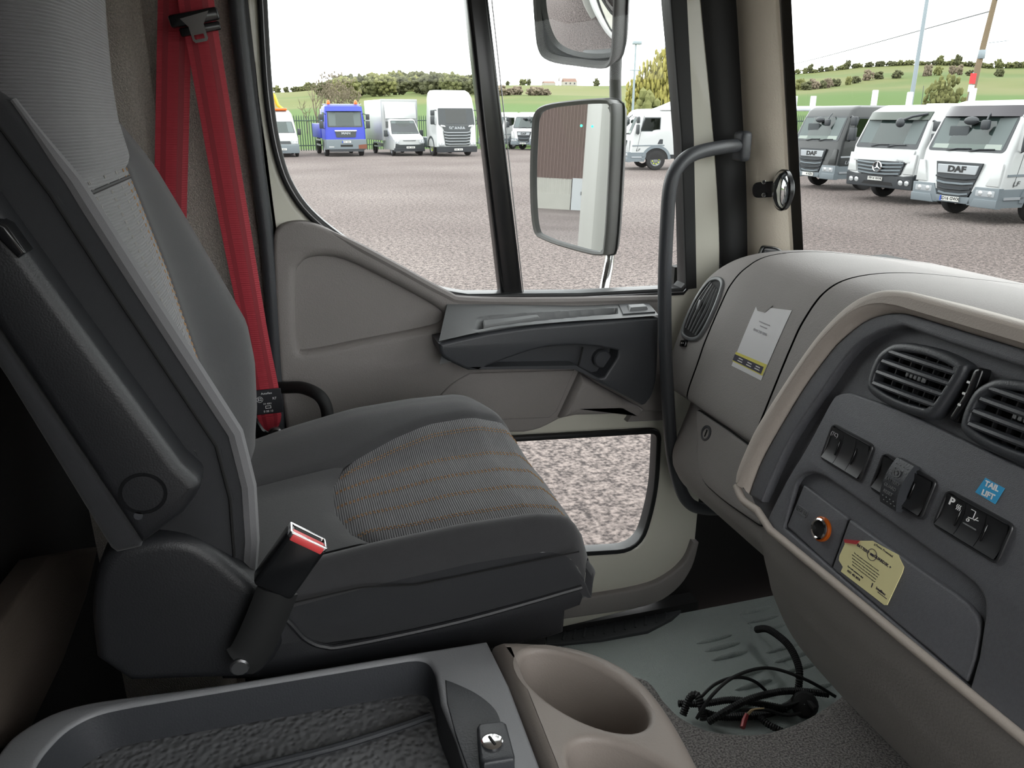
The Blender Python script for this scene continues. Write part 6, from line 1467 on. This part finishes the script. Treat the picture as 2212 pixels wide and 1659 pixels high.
for i in range(int(fl_/2.75)+1):
    p = fA+fd*(2.75*i); MB().box(p.x-.05, p.y+.05, 0, p.x+.05, p.y+.15, 2.35).obj('post', 'fence_green', fen, smooth=0)
# second run of the fence along the right side, behind the right-hand row
gA, gB = Vector((30, 57, 0)), Vector((33, 8, 0)); gd = (gB-gA).normalized(); gl_ = (gB-gA).length
fe2 = thing('palisade_fence', 'palisade fence run seen through the cabs of the right-hand truck row', 'fence', tuple(gA))
pal = MB()
for i in range(int(gl_/.17)):
    p = gA+gd*(.17*i); a = p-gd*.034; b = p+gd*.034
    pal.add([a, b, b+Vector((0, 0, 2.25)), p+Vector((0, 0, 2.4)), a+Vector((0, 0, 2.25))], [(0, 1, 2, 3, 4)])
o = pal.obj('pales', 'fence_green', fe2, smooth=0, recalc=False); o['kind'] = 'stuff'
for z in (.35, 2.0): MB().tube([gA+Vector((.05, 0, z)), gB+Vector((.05, 0, z))], .04, 4).obj('rail', 'fence_green', fe2)
# ---- white post-and-rail frame behind the right-hand trucks
rf = thing('white_rail_frame', 'tall white post and rail frame above the right-hand trucks', 'railing', (26, 25, 0))
zz = lambda px, py, r: 2.2+(255-py)/FPX*r*1.02
rp_ = []
for px, py in [(1712, 217), (1752, 217), (1883, 208), (1958, 212), (2092, 207), (2240, 205)]:
    p = spot(px, 36); p.z = 0; top = zz(px, py, 36); rp_.append((p, top)); MB().rbox(p.x-.09, p.y-.09, 0, p.x+.09, p.y+.09, top, .02, 1).obj('post', 'rail_white', rf)
for (p, t), (q, s) in zip(rp_, rp_[1:]): MB().tube([p+Vector((0, 0, 2.55)), q+Vector((0, 0, 2.55))], .10, 8).obj('rail', 'rail_white', rf)
# ---- lighting column, wooden pole with street lamp, wire
lc_ = thing('lighting_column', 'thin galvanised lighting column rising behind the right-hand trucks', 'lamp post', tuple(spot(1962, 46).xy)+(0,))
b = spot(1962, 46); t = Vector((b.x, b.y, 10.5))
MB().tube([Vector((b.x, b.y, 0)), Vector((b.x, b.y, 5)), t], [.12, .10, .08], 10).obj('column', 'galv', lc_)
MB().tube([Vector((b.x-.4, b.y+.3, 8.95)), Vector((b.x+.4, b.y-.3, 8.95))], .07, 6).obj('bracket', 'galv', lc_); MB().rbox(b.x-.35, b.y-.25, 9.0, b.x+.15, b.y+.25, 9.2, .05).obj('floodlight', 'truck_dark', lc_)
lp2 = thing('lighting_column', 'far lighting column between mirror arm and yellow trees', 'lamp post', tuple(spot(1366, 75).xy)+(0,))
b = spot(1366, 75); MB().tube([Vector((b.x, b.y, 0)), Vector((b.x, b.y, 8.6))], [.14, .08], 8).obj('column', 'galv', lp2)
MB().rbox(b.x-.3, b.y-.2, 8.3, b.x+.5, b.y+.2, 8.6, .05).obj('floodlight', 'galv', lp2); MB().tube([Vector((b.x-.5, b.y, 6.2)), Vector((b.x+.5, b.y, 6.2))], .05, 6).obj('bracket', 'galv', lp2)
wp = thing('utility_pole', 'wooden utility pole with a thin street lamp arm at the right', 'pole', tuple(spot(2088, 46).xy)+(0,))
b = spot(2086, 46); tp_ = spot(2102, 46); top = Vector((tp_.x, tp_.y, 2.2+(255-72)/FPX*46*1.04))
MB().tube([Vector((b.x, b.y, 0)), Vector((b.x, b.y, 2.5)), top], [.17, .16, .12], 10).obj('pole', 'pole_wood', wp)
MB().tube(spl([tuple(top-Vector((0, 0, .6))), tuple(top+VR*.0+Vector((.05, -.05, .25))), tuple(top+VR*1.3+Vector((0, 0, .32)))], 5), .03, 6).obj('lamp_arm', 'galv', wp)
MB().rbox(-.25, -.08, -.05, .25, .08, .05, .03).obj('lamp_head', 'galv', wp, True).location = Vector((top.x, top.y, top.z)) + VR*1.45 + Vector((0, 0, .32)) - Vector((wp.location.x, wp.location.y, 0))
MB().tube([top-Vector((0, 0, 1.9))+VR*.1, top-Vector((0, 0, 1.8))+VR*1.0], .02, 5).obj('side_bracket', 'galv', wp)
MB().rbox(-.12, -.12, -.2, .12, .12, .2, .03).obj('junction_box', 'galv', wp, True).location = top-Vector((0, 0, 2.4))-VR*.15-Vector((wp.location.x, wp.location.y, 0))
wr0 = spot(1560, 150); wr0.z = 2.2+(255-172)/FPX*150; wm = [top-Vector((0, 0, .5)), (top+wr0)/2-Vector((0, 0, 1.0)), wr0]
tag(MB().tube(spl([tuple(p) for p in wm], 10), .03, 5).obj('overhead_wire', 'wire'), 'thin overhead wire sagging left from the wooden pole', 'wire')
w2 = spot(2500, 40); w2.z = 9.2
tag(MB().tube([tuple(top-Vector((0, 0, .1))), tuple(w2)], .02, 5).obj('overhead_wire', 'wire'), 'thin overhead wire running right from the wooden pole', 'wire')
sg = thing('warning_flag', 'small red and white sign hanging beside the wooden pole', 'sign', tuple(spot(2086, 44)))
s0 = spot(2086, 44); MB().box(-.16, -.02, .35, .16, .02, .8).obj('red_panel', 'sign_red', sg, True, smooth=0); MB().box(-.16, -.02, 0, .16, .02, .3).obj('white_panel', 'rail_white', sg, True, smooth=0); MB().tube([(0, .03, -1.2), (0, .03, .85)], .03, 5).obj('stem', 'galv', sg, True)
sg.location.z = 2.2+(255-212)/FPX*44
# ---- trees and shrubs
def blob(name, seed, n, flat=1., clump=.42, jit=.02):
    rnd = random.Random(seed); bm = bmesh.new()
    for i in range(n):
        d = Vector((rnd.gauss(0, 1), rnd.gauss(0, 1), rnd.gauss(0, 1))).normalized()*rnd.uniform(.25, 1-clump*.6)
        m = Matrix.Translation((d.x*.62, d.y*.62, .5+d.z*.42*flat)) @ Matrix.Diagonal((clump*rnd.uniform(.6, 1.1), clump*rnd.uniform(.6, 1.1), clump*.8*flat*rnd.uniform(.6, 1.1), 1))
        bmesh.ops.create_icosphere(bm, subdivisions=1, radius=1, matrix=m)
    for v in bm.verts: v.co += Vector((rnd.uniform(-1, 1), rnd.uniform(-1, 1), rnd.uniform(-1, 1)))*jit
    me = bpy.data.meshes.new(name); bm.to_mesh(me); bm.free(); return me
crowns = [blob('crown', s, 130, 1.1, .13) for s in range(5)]; fine = [blob('crown', 40+s, 260, 1.0, .075, .012) for s in range(3)]; shrubs = [blob('foliage', 20+s, 70, 1.1, .16) for s in range(3)]; sparse = blob('twig_mass', 60, 150, 1., .035, .012)
trunk_m = MB().tube([(0, 0, -.6), (0, 0, .5)], [.05, .03], 6).mesh('trunk'); trunk_m.materials.append(MATS['bark'])
CM = {}
def tinted(me, mat):
    k = (me.name, mat)
    if k not in CM: c = me.copy(); c.materials.clear(); c.materials.append(MATS[mat]); CM[k] = c
    return CM[k]
def tree(px, r, h, w, mat, label, grp, rise=0., name='tree', lift=-.05, pool=None):
    p = spot(px, r); t = thing(name, label, 'tree' if name != 'shrub' else 'shrub', tuple(p), random.uniform(0, 6), group=grp)
    if name == 'shrub': share('foliage', tinted(random.choice(shrubs), mat), t, Matrix.Translation((0, 0, -h*.25)) @ Matrix.Diagonal((w/2, w/2, h*1.2, 1)))
    else:
        share('crown', tinted(random.choice(pool or crowns), mat), t, Matrix.Translation((0, 0, h*lift)) @ Matrix.Diagonal((w/2, w/2, h*(1-lift), 1)))
        share('trunk', trunk_m, t, Matrix.Translation((0, 0, h*.3)) @ Matrix.Diagonal((h*.5, h*.5, h*.5, 1)))
    return t
rnd = random.Random(3)
g1 = 'wooded hillside trees behind the far vehicles'
for i in range(95):
    px = rnd.uniform(700, 1050); r = rnd.uniform(255, 412)
    tree(px, r, rnd.uniform(5.0, 7.6)*interp(px, [(690, .8), (860, 1.1), (960, 1.05), (1050, .6)]), rnd.uniform(11, 17), (mt_ := rnd.choice(['leaf_dark', 'leaf_mid', 'leaf_dark', 'leaf_olive'])), {'leaf_dark': 'dark green', 'leaf_mid': 'mid green', 'leaf_olive': 'olive green'}[mt_]+(' tall' if r > 380 else ' lower')+' tree in the hillside wood above '+('the blue truck' if px < 795 else 'the box van' if px < 905 else 'the tall white tractor' if px < 1015 else 'the window divider'), g1)
g2 = 'skyline hedge trees on the right-hand hill'
for i in range(44):
    px = lerp(1700, 2215, i/43)+rnd.uniform(-4, 4); big = rnd.random() < .22
    tree(px, 416, rnd.uniform(4.2, 5.4) if big else rnd.uniform(1.8, 3.0), rnd.uniform(5, 7.5), rnd.choice(['leaf_dark', 'leaf_mid']), ('tall' if big else 'low')+' hedge bush on the right-hand skyline above '+('the black truck' if px < 1830 else 'the star-badged truck' if px < 1975 else 'the smoked-visor truck'), g2, name='shrub')
g3 = 'hedge bushes across the right-hand field'
for px, r in [(1722, 250), (1745, 255), (1768, 250), (1795, 258), (1822, 262), (1838, 268), (1862, 280), (1885, 285), (1925, 285), (1990, 300), (2040, 315), (2055, 318), (2080, 320), (2140, 340), (1735, 245), (1755, 248), (1780, 252), (1985, 296), (2010, 305)]:
    tree(px, r, rnd.uniform(2.2, 4.0), rnd.uniform(3, 6), rnd.choice(['leaf_dark', 'leaf_olive', 'leaf_brown']), 'low field-hedge bush above '+('the black truck' if px < 1830 else 'the star-badged truck' if px < 1975 else 'the smoked-visor truck'), g3, name='shrub')
g4 = 'hedge bushes on the skyline seen through the side window'
for i in range(20):
    px = rnd.choice([rnd.uniform(1060, 1340), rnd.uniform(600, 700)])
    tree(px, 414, rnd.uniform(1.8, 4.2), rnd.uniform(4, 8), rnd.choice(['leaf_dark', 'leaf_mid']), 'small dark skyline bush '+('left of the hillside wood' if px < 710 else 'between divider and farmhouse' if px < 1225 else 'between farmhouse and mirror arm'), g4, name='shrub')
for px, r in [(1082, 250), (1100, 252), (1118, 255), (1150, 250), (1165, 252), (1180, 252)]:
    tree(px, r, rnd.uniform(2.2, 3.4), rnd.uniform(5, 8), 'leaf_brown', 'brownish hedge bush on the slope above the two white trucks', 'hedge bushes above the two white trucks', name='shrub')
for px, hh_ in [(1372, 6.4), (1392, 8.0), (1412, 9.0), (1432, 9.6), (1452, 9.2), (1474, 9.0), (1496, 8.6), (1518, 8.4)]:
    tree(px, 92, hh_, 4.4, 'leaf_yellow', 'yellow-green poplar in the clump behind the tanker', 'yellow-green poplars behind the tanker', lift=.0, pool=fine)
tree(1395, 86, 4.6, 5.0, 'leaf_olive', 'olive bush at the foot of the yellow-green poplars', None, name='shrub')
tree(2032, 62, 5.3, 4.4, 'leaf_olive', 'loose olive-green tree above the gap between white trucks', None, lift=.1, pool=fine)
# bare brown trees left of the blue truck
def bare(px, r, h, label, seed, dens=5):
    p = spot(px, r); t = thing('bare_tree', label, 'tree', tuple(p)); rn = random.Random(seed); mb = MB(); tw = MB()
    def br(a, d, l, rad, lev):
        b = a+d*l; (mb if lev < 2 else tw).tube([a, a.lerp(b, .5)+Vector((rn.gauss(0, 1), rn.gauss(0, 1), 0))*l*.04, b], [rad, rad*.8, rad*.55], 5, caps=False)
        if lev < dens:
            for k in range(3 if lev < 4 else 2):
                nd = (d*1.0+Vector((rn.gauss(0, .5), rn.gauss(0, .5), rn.uniform(.0, .5)))).normalized(); br(a.lerp(b, rn.uniform(.55, 1)), nd, l*rn.uniform(.55, .75), rad*.52, lev+1)
    br(Vector((0, 0, -.2)), Vector((0, 0, 1)), h*.36, h*.020, 0)
    if dens > 4 and r < 200: share('twig_mass', tinted(sparse, 'leaf_brown'), t, Matrix.Translation((0, 0, h*.25)) @ Matrix.Diagonal((h*.30, h*.30, h*.66, 1)))
    mb.obj('trunk', 'bark', t, True); tw.obj('twigs', 'leaf_brown', t, True, recalc=False)
bare(683, 74, 6.6, 'thin bare tree left of the blue truck', 1, 4)
bare(712, 76, 6.8, 'bushy bare brown tree directly behind the blue truck', 2, 5)
bare(733, 80, 7.0, 'bare brown tree rising above the blue truck roof', 4, 5)
bare(760, 84, 6.4, 'bare brown tree between blue truck and box van', 5, 5)
bare(661, 88, 5.2, 'spindly bare sapling near the white panel van', 6, 3)
bare(1206, 405, 10.5, 'grey bare tree on the skyline beside the farmhouse', 9, 5)
# farm on the skyline, wind turbines
fm = spot(1228, 416); fh = thing('farmhouse', 'pale farmhouse with a reddish roof on the skyline', 'house', tuple(fm))
def house(x0, x1, d, h, rh):
    MB().box(x0, -d/2, -1, x1, d/2, h).obj('wall', 'house_wall', fh, True, smooth=0)
    MB().add([(x0, -d/2, h), (x1, -d/2, h), (x0, d/2, h), (x1, d/2, h), (x0, 0, h+rh), (x1, 0, h+rh)], [(0, 1, 5, 4), (2, 4, 5, 3), (0, 4, 2), (1, 3, 5), (0, 2, 3, 1)]).obj('roof', 'house_roof', fh, True, smooth=0)
house(-3.6, 3.4, 4, 1.7, 1.7); house(-14, -8, 4, 1.0, .9)
for k, (x0, x1) in enumerate(((-2.8, -2.1), (-.5, .2), (1.7, 2.4))): MB().box(x0, -2.04, .5, x1, -1.99, 1.3).obj('window', 'truck_glass_dark', fh, True, smooth=0)
def turbine(px, py, r, h, label, rot):
    a = az_of(px); top = 2.2+(255-py)/FPX*r*.97; t = thing('wind_turbine', label, 'wind turbine', (r*sin(a), r*cos(a), 0), -a)
    MB().tube([(0, 0, 0), (0, 0, top)], [h*.03, h*.018], 8).obj('tower', 'turbine', t, True)
    MB().rbox(-h*.03, -h*.05, top-h*.02, h*.03, h*.06, top+h*.035, h*.01, 1).obj('nacelle', 'turbine', t, True)
    for k in range(3):
        b = rot+2*pi*k/3; e = Vector((cos(b), 0, sin(b))); MB().tube([Vector((0, -h*.06, top)), Vector((0, -h*.06, top))+e*h*.15, Vector((0, -h*.06, top))+e*h*.5], [h*.012, h*.022, h*.004], 6).obj('blade', 'turbine', t, True)
turbine(1407, 143, 620, 17, 'tiny wind turbine in the sky right of the mirror arm', .4)
turbine(1738, 165, 640, 15, 'tiny wind turbine on the skyline beside the windscreen pillar', 1.0)
for m in bpy.data.materials:
    if '_bump' in m: del m['_bump']
bpy.context.view_layer.update()
